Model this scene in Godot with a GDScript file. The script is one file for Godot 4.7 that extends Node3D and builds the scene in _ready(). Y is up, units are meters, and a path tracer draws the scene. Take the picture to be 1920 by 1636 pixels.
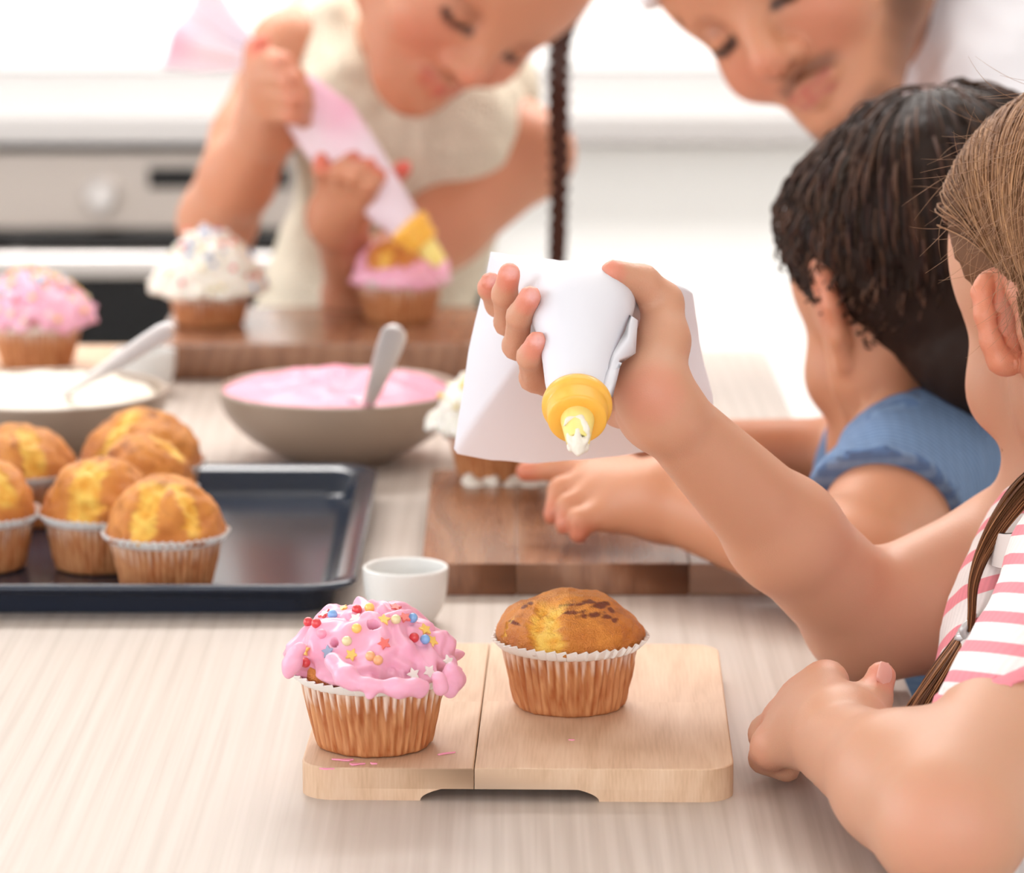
extends Node3D
# Children decorating cupcakes round a kitchen table. Units are metres, y is up; the camera looks along -z.

const FOCAL := 6800.0            # focal length in pixels of the 1920 x 1636 frame
const TABLE_Y := 0.90            # height of the table top
const EYE := Vector3(0.0, 1.337, 0.0)
const PITCH := 0.1843            # the camera looks down by 10.56 degrees

var mats := {}
var taken := {}
var rng := RandomNumberGenerator.new()

func _ready() -> void:
	rng.seed = 7
	# ---- camera -------------------------------------------------------------------------------
	var cam := Camera3D.new()
	cam.name = "camera"
	add_child(cam)
	cam.position = EYE
	cam.rotation = Vector3(-PITCH, 0, 0)
	var lens := CameraAttributesPhysical.new()
	lens.frustum_focal_length = 12.0 / (818.0 / FOCAL)
	lens.frustum_focus_distance = 1.575
	lens.frustum_near = 0.05
	lens.frustum_far = 60.0
	lens.exposure_aperture = 7.6
	cam.attributes = lens
	cam.current = true
	# ---- sky, seen only through the windows ----------------------------------------------------------
	var world := WorldEnvironment.new()
	world.name = "environment"
	var e := Environment.new()
	e.background_mode = Environment.BG_SKY
	var sky := Sky.new()
	var air := ProceduralSkyMaterial.new()
	air.sky_top_color = Color(0.86, 0.90, 0.96)
	air.sky_horizon_color = Color(0.98, 0.97, 0.95)
	air.ground_bottom_color = Color(0.55, 0.53, 0.5)
	air.ground_horizon_color = Color(0.85, 0.85, 0.84)
	air.sky_energy_multiplier = 2.35
	air.ground_energy_multiplier = 1.2
	sky.sky_material = air
	e.sky = sky
	e.tonemap_mode = Environment.TONE_MAPPER_LINEAR
	e.tonemap_exposure = 0.92
	e.sdfgi_enabled = true
	e.ssao_enabled = true
	e.ssil_enabled = true
	world.environment = e
	add_child(world)
	# ---- large area lights: the ceiling panels ---------------------------------------------------------
	make_materials()
	ceiling_panel(Vector3(0.45, 2.62, -2.05), Vector2(1.5, 1.1), 0.45, Color(1.0, 0.98, 0.965), "square white ceiling light panel over the table")
	ceiling_panel(Vector3(-0.1, 2.62, -3.75), Vector2(3.0, 0.7), 10.5, Color(1.0, 0.985, 0.975), "long white ceiling light panel in front of the kitchen counter")
	ceiling_panel(Vector3(0.2, 2.62, 1.1), Vector2(2.4, 1.3), 1.2, Color(1.0, 0.975, 0.955), "white ceiling light panel over the front of the room")
	build_room()
	build_kitchen()
	build_table_things()
	build_people()
	build_bags()

# ---- pixels to points -------------------------------------------------------------------------------
func at(px: float, py: float, d: float) -> Vector3:
	var x := (px - 960.0) / FOCAL * d
	var y := (818.0 - py) / FOCAL * d
	return EYE + Vector3(x, y * cos(PITCH) - d * sin(PITCH), -d * cos(PITCH) - y * sin(PITCH))

func on(px: float, py: float, h := 0.0) -> Vector3:
	var r := at(px, py, 1.0) - EYE
	return EYE + r * ((TABLE_Y + h - EYE.y) / r.y)

func img_dir(x: float, y: float, z: float) -> Vector3:   # x to the right, y up, z towards the viewer, seen from the camera
	return (Vector3(1, 0, 0) * x + Vector3(0, cos(PITCH), -sin(PITCH)) * y + Vector3(0, sin(PITCH), cos(PITCH)) * z).normalized()

# ---- naming -------------------------------------------------------------------------------------------
func numbered(called: String) -> String:
	if not taken.has(called):
		taken[called] = 0
		return called
	taken[called] += 1
	return "%s_%03d" % [called, taken[called]]

func tag(o: Node3D, label: String, category: String, group := "", kind := "") -> Node3D:
	if label: o.set_meta("label", label)
	if category: o.set_meta("category", category)
	if group: o.set_meta("group", group)
	if kind: o.set_meta("kind", kind)
	return o

func thing(called: String, label: String, category: String, where := Vector3.ZERO, turn := 0.0, group := "") -> Node3D:
	var o := Node3D.new()
	o.name = numbered(called)
	add_child(o)
	o.position = where
	o.rotation.y = turn
	tag(o, label, category, group)
	return o

func put(called: String, mesh: Mesh, mat: Material, parent: Node = null) -> MeshInstance3D:
	var o := MeshInstance3D.new()
	o.mesh = mesh
	o.material_override = mat
	if parent == null:
		o.name = numbered(called)
		add_child(o)
	else:
		o.name = called
		var n := 1
		while parent.has_node(NodePath(o.name)):
			o.name = "%s_%03d" % [called, n]
			n += 1
		parent.add_child(o, true)
	return o

func structure(called: String, mesh: Mesh, mat: Material, where := Vector3.ZERO) -> MeshInstance3D:
	var o := put(called, mesh, mat)
	o.position = where
	o.set_meta("kind", "structure")
	return o

# ---- mesh building ------------------------------------------------------------------------------------
class Build:
	var v := PackedVector3Array()
	var c := PackedColorArray()
	var uv := PackedVector2Array()
	var ix := PackedInt32Array()
	func vert(p: Vector3, col := Color.WHITE, t := Vector2.ZERO) -> int:
		v.append(p); c.append(col); uv.append(t)
		return v.size() - 1
	func tri(a: int, b: int, d: int) -> void:
		ix.append(a); ix.append(b); ix.append(d)
	func quad(a: int, b: int, d: int, e: int) -> void:
		tri(a, b, d); tri(a, d, e)
	# rings of equal size; each ring closed; caps by fans
	func loft(rings: Array, cap_a := true, cap_b := true, cols: Array = [], closed := true, uvs := false) -> void:
		var n: int = rings[0].size()
		var base := v.size()
		for r in rings.size():
			for i in n:
				vert(rings[r][i], cols[r] if cols.size() else Color.WHITE, Vector2(float(i) / n, float(r) / (rings.size() - 1)) if uvs else Vector2.ZERO)
		for r in rings.size() - 1:
			for i in (n if closed else n - 1):
				var j := (i + 1) % n
				quad(base + r * n + i, base + r * n + j, base + (r + 1) * n + j, base + (r + 1) * n + i)
		if cap_a: cap(rings[0], true, cols[0] if cols.size() else Color.WHITE)
		if cap_b: cap(rings[-1], false, cols[-1] if cols.size() else Color.WHITE)
	func cap(ring, rev: bool, col := Color.WHITE) -> void:
		var m := Vector3.ZERO
		for p in ring: m += p
		m /= ring.size()
		var k := vert(m, col)
		var s := v.size()
		for p in ring: vert(p, col)
		for i in ring.size():
			var j: int = (i + 1) % ring.size()
			if rev: tri(k, s + j, s + i)
			else: tri(k, s + i, s + j)
	func done(orient := true, smooth := true, weld := false) -> ArrayMesh:
		if orient:
			var vol := 0.0
			for i in range(0, ix.size(), 3):
				vol += v[ix[i]].dot(v[ix[i + 1]].cross(v[ix[i + 2]]))
			if vol > 0.0:            # counter-clockwise seen from outside: turn round
				for i in range(0, ix.size(), 3):
					var t := ix[i + 1]
					ix[i + 1] = ix[i + 2]
					ix[i + 2] = t
		var n := PackedVector3Array()
		n.resize(v.size())
		if not smooth:
			var v2 := PackedVector3Array(); var c2 := PackedColorArray(); var u2 := PackedVector2Array(); var i2 := PackedInt32Array()
			for k in ix.size():
				v2.append(v[ix[k]]); c2.append(c[ix[k]]); u2.append(uv[ix[k]]); i2.append(k)
			v = v2; c = c2; uv = u2; ix = i2
			n.resize(v.size())
		for i in range(0, ix.size(), 3):
			var a := v[ix[i]]
			var g := (v[ix[i + 2]] - a).cross(v[ix[i + 1]] - a)
			n[ix[i]] += g
			n[ix[i + 1]] += g
			n[ix[i + 2]] += g
		if weld:
			var sums := {}
			for i in v.size():
				var key := Vector3i((v[i] * 20000.0).round())
				sums[key] = sums.get(key, Vector3.ZERO) + n[i]
			for i in v.size():
				n[i] = sums[Vector3i((v[i] * 20000.0).round())]
		for i in n.size():
			n[i] = n[i].normalized() if n[i].length_squared() > 0.0 else Vector3.UP
		var arr := []
		arr.resize(Mesh.ARRAY_MAX)
		arr[Mesh.ARRAY_VERTEX] = v
		arr[Mesh.ARRAY_NORMAL] = n
		arr[Mesh.ARRAY_COLOR] = c
		arr[Mesh.ARRAY_TEX_UV] = uv
		arr[Mesh.ARRAY_INDEX] = ix
		var m := ArrayMesh.new()
		m.add_surface_from_arrays(Mesh.PRIMITIVE_TRIANGLES, arr)
		return m

func ring(center: Vector3, ax: Vector3, ay: Vector3, rx: float, ry: float, n: int) -> PackedVector3Array:
	var out := PackedVector3Array()
	for i in n:
		var t := TAU * i / n
		out.append(center + ax * (cos(t) * rx) + ay * (sin(t) * ry))
	return out

func lathe_into(b: Build, profile: Array, n: int, cols: Array = [], cap_a := true, cap_b := true) -> void:
	var rings := []
	for p in profile:
		rings.append(ring(Vector3(0, p.y, 0), Vector3.RIGHT, Vector3.BACK, p.x, p.x, n))
	b.loft(rings, cap_a, cap_b, cols)

func lathe(profile: Array, n := 48, cols: Array = [], cap_a := true, cap_b := true) -> ArrayMesh:
	var b := Build.new()
	lathe_into(b, profile, n, cols, cap_a, cap_b)
	return b.done()

func frames(path: Array) -> Array:         # [side, up] for each point of a path, carried along without twisting
	var out := []
	var side := Vector3.ZERO
	for i in path.size():
		var t: Vector3 = (path[mini(i + 1, path.size() - 1)] - path[maxi(i - 1, 0)]).normalized()
		if side == Vector3.ZERO:
			side = t.cross(Vector3.UP if absf(t.y) < 0.9 else Vector3.RIGHT).normalized()
		side = (side - t * side.dot(t)).normalized()
		out.append([side, t.cross(side)])
	return out

func tube_into(b: Build, path: Array, radii: Array, n := 12, flat := 1.0, cols: Array = []) -> void:
	var f := frames(path)
	var rings := []
	for i in path.size():
		var r: float = radii[i] if radii.size() > 1 else radii[0]
		rings.append(ring(path[i], f[i][0], f[i][1], r, r * flat, n))
	b.loft(rings, true, true, cols)

func smooth_path(pts: Array, steps := 6) -> Array:
	var out := []
	for i in pts.size() - 1:
		var p0 = pts[maxi(i - 1, 0)]
		var p1 = pts[i]
		var p2 = pts[i + 1]
		var p3 = pts[mini(i + 2, pts.size() - 1)]
		for k in steps:
			var t := float(k) / steps
			out.append(0.5 * ((2.0 * p1) + (p2 - p0) * t + (2.0 * p0 - 5.0 * p1 + 4.0 * p2 - p3) * t * t + (3.0 * p1 - p0 - 3.0 * p2 + p3) * t * t * t))
	out.append(pts[-1])
	return out

func rounded_rect(w: float, d: float, r: float, steps := 6) -> PackedVector2Array:
	var out := PackedVector2Array()
	for q in 4:
		var cx := (w / 2 - r) * (1 if q in [0, 3] else -1)
		var cy := (d / 2 - r) * (1 if q in [0, 1] else -1)
		for i in steps + 1:
			var t := PI / 2 * (q + float(i) / steps)
			out.append(Vector2(cx + r * cos(t), cy + r * sin(t)))
	return out

func slab_into(b: Build, outline: PackedVector2Array, y0: float, y1: float, edge := 0.001, bottom_edge := 0.0) -> void:
	# a plate with the given plan and softened top edge; outline around its own centre
	var rings := []
	var steps := [[bottom_edge, y0], [0.0, y0 + bottom_edge], [0.0, y1 - edge], [edge * 0.3, y1 - edge * 0.3], [edge, y1]] if bottom_edge > 0 else [[0.0, y0], [0.0, y1 - edge], [edge * 0.3, y1 - edge * 0.3], [edge, y1]]
	var n := outline.size()
	for s in steps:
		var rr := PackedVector3Array()
		for i in n:
			var p := outline[i]
			var t := (outline[(i + 1) % n] - outline[(i + n - 1) % n]).normalized()
			var q: Vector2 = p - Vector2(t.y, -t.x) * s[0]
			rr.append(Vector3(q.x, s[1], q.y))
		rings.append(rr)
	b.loft(rings)

func slab(outline: PackedVector2Array, y0: float, y1: float, edge := 0.001, bottom_edge := 0.0) -> ArrayMesh:
	var b := Build.new()
	slab_into(b, outline, y0, y1, edge, bottom_edge)
	return b.done(true, true)

func rbox_into(b: Build, size: Vector3, r: float, center := Vector3.ZERO, s := 2) -> void:
	var h := size / 2.0 - Vector3.ONE * r
	var lin := []
	for i in s + 1: lin.append([-1.0, -1.0 + float(i) / s])
	for i in s + 1: lin.append([1.0, float(i) / s])
	for face in 6:
		var ax := face / 2
		var sg := 1.0 if face % 2 == 0 else -1.0
		var base := b.v.size()
		var n := lin.size()
		for i in n:
			for j in n:
				var d := Vector3.ZERO
				var o := Vector3.ZERO
				d[ax] = sg; o[ax] = sg
				d[(ax + 1) % 3] = tan(lin[i][1] * PI / 4); o[(ax + 1) % 3] = lin[i][0]
				d[(ax + 2) % 3] = tan(lin[j][1] * PI / 4); o[(ax + 2) % 3] = lin[j][0]
				b.vert(center + o * h + d.normalized() * r)
		for i in n - 1:
			for j in n - 1:
				var a := base + i * n + j
				if sg > 0: b.quad(a, a + n, a + n + 1, a + 1)
				else: b.quad(a, a + 1, a + n + 1, a + n)

func rbox(size: Vector3, r := 0.003, center := Vector3.ZERO) -> ArrayMesh:
	var b := Build.new()
	rbox_into(b, size, minf(r, minf(size.x, minf(size.y, size.z)) * 0.49), center)
	return b.done(true, true, true)

func box(size: Vector3) -> ArrayMesh:
	return rbox(size, 0.002)

# ---- bodies: a smooth field of tapered capsules, meshed as surface nets --------------------------------
class Field:
	var a := PackedVector3Array()
	var ab := PackedVector3Array()
	var il := PackedFloat32Array()
	var ra := PackedFloat32Array()
	var dr := PackedFloat32Array()
	var kk := PackedFloat32Array()
	var nn := PackedVector3Array()
	var ss := PackedFloat32Array()
	var op := PackedInt32Array()
	var plane_n := PackedVector3Array()      # kept: everything with n . p < c
	var plane_c := PackedFloat32Array()
	var noise: FastNoiseLite
	var amp := 0.0
	var spots := []                          # [position, radius, colour, strength]
	var base := Color(1, 1, 1)
	var uv_fn: Callable
	func bone(p: Vector3, q: Vector3, r0: float, r1: float, k := 0.008, n := Vector3.ZERO, s := 1.0, sub := false) -> void:
		a.append(p); ab.append(q - p)
		var l := (q - p).length_squared()
		il.append(1.0 / l if l > 1e-12 else 0.0)
		ra.append(r0); dr.append(r1 - r0); kk.append(k)
		nn.append(n.normalized()); ss.append(s - 1.0); op.append(-1 if sub else 1)
	func ball(p: Vector3, r: float, k := 0.008, n := Vector3.ZERO, s := 1.0) -> void:
		bone(p, p, r, r, k, n, s)
	func carve(p: Vector3, q: Vector3, r: float, k := 0.004) -> void:
		bone(p, q, r, r, k, Vector3.ZERO, 1.0, true)
	func chain(pts: Array, radii: Array, k := 0.008, n := Vector3.ZERO, s := 1.0) -> void:
		for i in pts.size() - 1:
			bone(pts[i], pts[i + 1], radii[i], radii[i + 1], k, n, s)
	func keep(n: Vector3, through: Vector3) -> void:
		plane_n.append(n.normalized()); plane_c.append(n.normalized().dot(through))
	func spot(p: Vector3, r: float, col: Color, strength := 1.0) -> void:
		spots.append([p, r, col, strength])
	func value(p: Vector3, list: PackedInt32Array) -> float:
		var d := 10.0
		for i in list:
			var v := p - a[i]
			var t := clampf(v.dot(ab[i]) * il[i], 0.0, 1.0)
			v -= ab[i] * t
			if ss[i] != 0.0:
				v += nn[i] * (v.dot(nn[i]) * ss[i])
			var e := v.length() - ra[i] - dr[i] * t
			var k := kk[i]
			if op[i] > 0:
				var h := k - absf(d - e)
				d = minf(d, e)
				if h > 0.0: d -= h * h / (4.0 * k)
			else:
				e = -e
				var h2 := k - absf(d - e)
				d = maxf(d, e)
				if h2 > 0.0: d += h2 * h2 / (4.0 * k)
		if amp > 0.0:
			d += amp * noise.get_noise_3dv(p)
		for i in plane_c.size():
			d = maxf(d, plane_n[i].dot(p) - plane_c[i])
		return d
	func reach_from(o: Vector3, d: Vector3, most: float) -> float:      # how far the surface lies from o along d
		var all := PackedInt32Array(range(a.size()))
		var lo := 0.0
		var hi := most
		for i in 13:
			var m := (lo + hi) * 0.5
			var pn := plane_c
			plane_c = PackedFloat32Array()
			var f := value(o + d * m, all)
			plane_c = pn
			if f < 0.0: lo = m
			else: hi = m
		return lo
	func mesh(cell: float) -> ArrayMesh:
		const B := 6
		const N := B + 1
		var size := cell * B
		var hd := size * 0.8661
		var blocks := {}
		for i in a.size():
			var rr: float = maxf(ra[i], ra[i] + dr[i])
			var reach: float = rr + 2.0 * kk[i] + 0.003 + hd * 1.05
			var q := a[i] + ab[i]
			var lo := (a[i].min(q) - Vector3.ONE * (rr + 2.0 * kk[i] + 0.003)) / size
			var hi := (a[i].max(q) + Vector3.ONE * (rr + 2.0 * kk[i] + 0.003)) / size
			for x in range(floori(lo.x), floori(hi.x) + 1):
				for y in range(floori(lo.y), floori(hi.y) + 1):
					for z in range(floori(lo.z), floori(hi.z) + 1):
						var c := (Vector3(x, y, z) + Vector3.ONE * 0.5) * size
						var v := c - a[i]
						v -= ab[i] * clampf(v.dot(ab[i]) * il[i], 0.0, 1.0)
						if v.length() > reach: continue
						var key := Vector3i(x, y, z)
						if not blocks.has(key): blocks[key] = PackedInt32Array([i])
						else: blocks[key].append(i)
		var stretch := 0.0
		for s in ss: stretch = maxf(stretch, s)
		var ids := {}
		var pos := PackedVector3Array()
		var nor := PackedVector3Array()
		var edges := PackedInt64Array()
		var val := PackedFloat32Array()
		val.resize(N * N * N)
		const OFF := 4096
		for key in blocks:
			var list: PackedInt32Array = blocks[key]
			var o := Vector3(key) * size
			var mid := value(o + Vector3.ONE * size * 0.5, list)
			if absf(mid) > hd * (1.35 + stretch) + amp: continue
			var w := 0
			var neg := 0
			for x in N:
				for y in N:
					for z in N:
						var f := value(o + Vector3(x, y, z) * cell, list)
						val[w] = f
						if f < 0.0: neg += 1
						w += 1
			if neg == 0 or neg == N * N * N: continue
			for x in B:
				for y in B:
					for z in B:
						var i0 := (x * N + y) * N + z
						var v0 := val[i0]
						var gx: int = key.x * B + x + OFF
						var gy: int = key.y * B + y + OFF
						var gz: int = key.z * B + z + OFF
						var id := ((gx * 8192) + gy) * 8192 + gz
						var vx := val[i0 + N * N]
						var vy := val[i0 + N]
						var vz := val[i0 + 1]
						if (v0 < 0.0) != (vx < 0.0): edges.append(id * 8 + (1 if v0 < 0.0 else 0))
						if (v0 < 0.0) != (vy < 0.0): edges.append(id * 8 + 2 + (1 if v0 < 0.0 else 0))
						if (v0 < 0.0) != (vz < 0.0): edges.append(id * 8 + 4 + (1 if v0 < 0.0 else 0))
						var vxy := val[i0 + N * N + N]
						var vxz := val[i0 + N * N + 1]
						var vyz := val[i0 + N + 1]
						var vxyz := val[i0 + N * N + N + 1]
						var m := int(v0 < 0.0) + int(vx < 0.0) + int(vy < 0.0) + int(vz < 0.0) + int(vxy < 0.0) + int(vxz < 0.0) + int(vyz < 0.0) + int(vxyz < 0.0)
						if m == 0 or m == 8: continue
						var sum := Vector3.ZERO
						var cnt := 0
						if (v0 < 0.0) != (vx < 0.0): sum += Vector3(v0 / (v0 - vx), 0, 0); cnt += 1
						if (vy < 0.0) != (vxy < 0.0): sum += Vector3(vy / (vy - vxy), 1, 0); cnt += 1
						if (vz < 0.0) != (vxz < 0.0): sum += Vector3(vz / (vz - vxz), 0, 1); cnt += 1
						if (vyz < 0.0) != (vxyz < 0.0): sum += Vector3(vyz / (vyz - vxyz), 1, 1); cnt += 1
						if (v0 < 0.0) != (vy < 0.0): sum += Vector3(0, v0 / (v0 - vy), 0); cnt += 1
						if (vx < 0.0) != (vxy < 0.0): sum += Vector3(1, vx / (vx - vxy), 0); cnt += 1
						if (vz < 0.0) != (vyz < 0.0): sum += Vector3(0, vz / (vz - vyz), 1); cnt += 1
						if (vxz < 0.0) != (vxyz < 0.0): sum += Vector3(1, vxz / (vxz - vxyz), 1); cnt += 1
						if (v0 < 0.0) != (vz < 0.0): sum += Vector3(0, 0, v0 / (v0 - vz)); cnt += 1
						if (vx < 0.0) != (vxz < 0.0): sum += Vector3(1, 0, vx / (vx - vxz)); cnt += 1
						if (vy < 0.0) != (vyz < 0.0): sum += Vector3(0, 1, vy / (vy - vyz)); cnt += 1
						if (vxy < 0.0) != (vxyz < 0.0): sum += Vector3(1, 1, vxy / (vxy - vxyz)); cnt += 1
						ids[id] = pos.size()
						pos.append(o + (Vector3(x, y, z) + sum / cnt) * cell)
						nor.append(Vector3(vx + vxy + vxz + vxyz - v0 - vy - vz - vyz, vy + vxy + vyz + vxyz - v0 - vx - vz - vxz, vz + vxz + vyz + vxyz - v0 - vx - vy - vxy).normalized())
		var ix := PackedInt32Array()
		const SX := 8192 * 8192
		const SY := 8192
		for ed in edges:
			var id: int = ed >> 3
			var kind: int = ed & 7
			var d1 := SY if kind < 2 else (1 if kind < 4 else SX)
			var d2 := 1 if kind < 2 else (SX if kind < 4 else SY)
			var four := [id - d1 - d2, id - d2, id, id - d1]
			var mean := Vector3.ZERO
			var mean_n := Vector3.ZERO
			var have := 0
			for q in four:
				if ids.has(q):
					mean += pos[ids[q]]; mean_n += nor[ids[q]]; have += 1
			if have == 0: continue
			if have < 4:                     # a cell that two blocks did not agree on
				for q in four:
					if not ids.has(q):
						ids[q] = pos.size()
						pos.append(mean / have); nor.append(mean_n.normalized())
			var q0: int = ids[four[0]]
			var q1: int = ids[four[1]]
			var q2: int = ids[four[2]]
			var q3: int = ids[four[3]]
			if kind & 1:
				ix.append_array([q0, q2, q1, q0, q3, q2])
			else:
				ix.append_array([q0, q1, q2, q0, q2, q3])
		var col := PackedColorArray()
		col.resize(pos.size())
		var uvs := PackedVector2Array()
		uvs.resize(pos.size())
		for i in pos.size():
			var c := base
			for s in spots:
				var d2: float = pos[i].distance_to(s[0]) / s[1]
				if d2 < 1.0:
					var wgt: float = 1.0 - d2 * d2
					c = c.lerp(s[2], s[3] * wgt * wgt * (3.0 - 2.0 * wgt) if s[3] <= 1.0 else minf(1.0, s[3] * wgt))
			col[i] = c
			if uv_fn.is_valid(): uvs[i] = uv_fn.call(pos[i])
		var arr := []
		arr.resize(Mesh.ARRAY_MAX)
		arr[Mesh.ARRAY_VERTEX] = pos
		arr[Mesh.ARRAY_NORMAL] = nor
		arr[Mesh.ARRAY_COLOR] = col
		arr[Mesh.ARRAY_TEX_UV] = uvs
		arr[Mesh.ARRAY_INDEX] = ix
		var m := ArrayMesh.new()
		m.add_surface_from_arrays(Mesh.PRIMITIVE_TRIANGLES, arr)
		return m

# ---- materials ---------------------------------------------------------------------------------------
func mat(called: String, col: Color, rough := 0.6, metal := 0.0) -> StandardMaterial3D:
	var m := StandardMaterial3D.new()
	m.resource_name = called
	m.albedo_color = col
	m.roughness = rough
	m.metallic = metal
	mats[called] = m
	return m

func noise(freq: float, octaves := 3, sd := 1, type := FastNoiseLite.TYPE_SIMPLEX_SMOOTH) -> FastNoiseLite:
	var n := FastNoiseLite.new()
	n.noise_type = type
	n.frequency = freq
	n.fractal_octaves = octaves
	n.seed = sd
	return n

func noise_tex(freq: float, octaves := 3, sd := 1, size := 512, normal := false, bump := 4.0) -> NoiseTexture2D:
	var t := NoiseTexture2D.new()
	t.width = size; t.height = size
	t.seamless = true
	t.noise = noise(freq, octaves, sd)
	t.as_normal_map = normal
	t.bump_strength = bump
	return t

func wood_image(w: int, h: int, sd: int, dark: Color, mid: Color, light: Color, lines: float, fine: float, along: float, wave: float, contrast: float) -> ImageTexture:
	# grain runs down the picture; u across the grain
	var n1 := noise(1.0, 2, sd)
	var n2 := noise(1.0, 3, sd + 11)
	var data := PackedByteArray()
	data.resize(w * h * 3)
	var k := 0
	for y in h:
		var v := float(y) / h
		for x in w:
			var u := float(x) / w
			var warp := n1.get_noise_2d(u * 3.0, v * along) * wave
			var rings := 0.5 + 0.5 * sin((u * lines + warp) * TAU)
			var f := n2.get_noise_2d(u * fine, v * along * 6.0)
			var g := n1.get_noise_2d(u * 5.0 + 7.0, v * along * 1.5 + 3.0)
			var t := clampf(0.5 + contrast * ((rings - 0.5) * 0.7 + f * 0.8 + g * 0.6), 0.0, 1.0)
			var c := dark.lerp(mid, t * 2.0) if t < 0.5 else mid.lerp(light, t * 2.0 - 1.0)
			data[k] = int(c.r * 255.0); data[k + 1] = int(c.g * 255.0); data[k + 2] = int(c.b * 255.0)
			k += 3
	return ImageTexture.create_from_image(Image.create_from_data(w, h, false, Image.FORMAT_RGB8, data))

func planar(m: StandardMaterial3D, tex: Texture2D, scale: Vector3, world := true, offset := Vector3.ZERO) -> void:
	m.albedo_texture = tex
	m.uv1_triplanar = true
	m.uv1_world_triplanar = world
	m.uv1_scale = scale
	m.uv1_offset = offset
	m.uv1_triplanar_sharpness = 8.0

func stripes_image(cols: Array, blur: float, h := 512) -> ImageTexture:     # [[from, colour], ...] down the picture, with a knitted grain
	var im := Image.create(64, h, false, Image.FORMAT_RGB8)
	var n := noise(0.35, 2, 5)
	for y in h:
		var v := float(y) / h
		var c: Color = cols[-1][1]
		for s in cols:
			if v >= s[0]: c = s[1]
		for x in 64:
			var t := 1.0 + 0.05 * n.get_noise_2d(x * 1.5, y * 1.5) + 0.02 * sin(x * TAU / 4.0)
			im.set_pixel(x, y, Color(minf(c.r * t, 1), minf(c.g * t, 1), minf(c.b * t, 1)))
	return ImageTexture.create_from_image(im)

func vertex_mat(called: String, rough := 0.6) -> StandardMaterial3D:
	var m := mat(called, Color.WHITE, rough)
	m.vertex_color_use_as_albedo = true
	return m

func lin(r: float, g: float, b: float) -> Color:      # vertex colours are linear
	return Color(r, g, b).srgb_to_linear()

func bumpy(m: StandardMaterial3D, freq: float, octaves: int, scale_cm: float, uv_scale: float, world := false) -> void:
	m.uv1_triplanar = true
	m.uv1_world_triplanar = world
	m.uv1_scale = Vector3.ONE * uv_scale
	m.heightmap_enabled = true
	m.heightmap_texture = noise_tex(freq, octaves, 3)
	m.heightmap_scale = scale_cm

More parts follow.
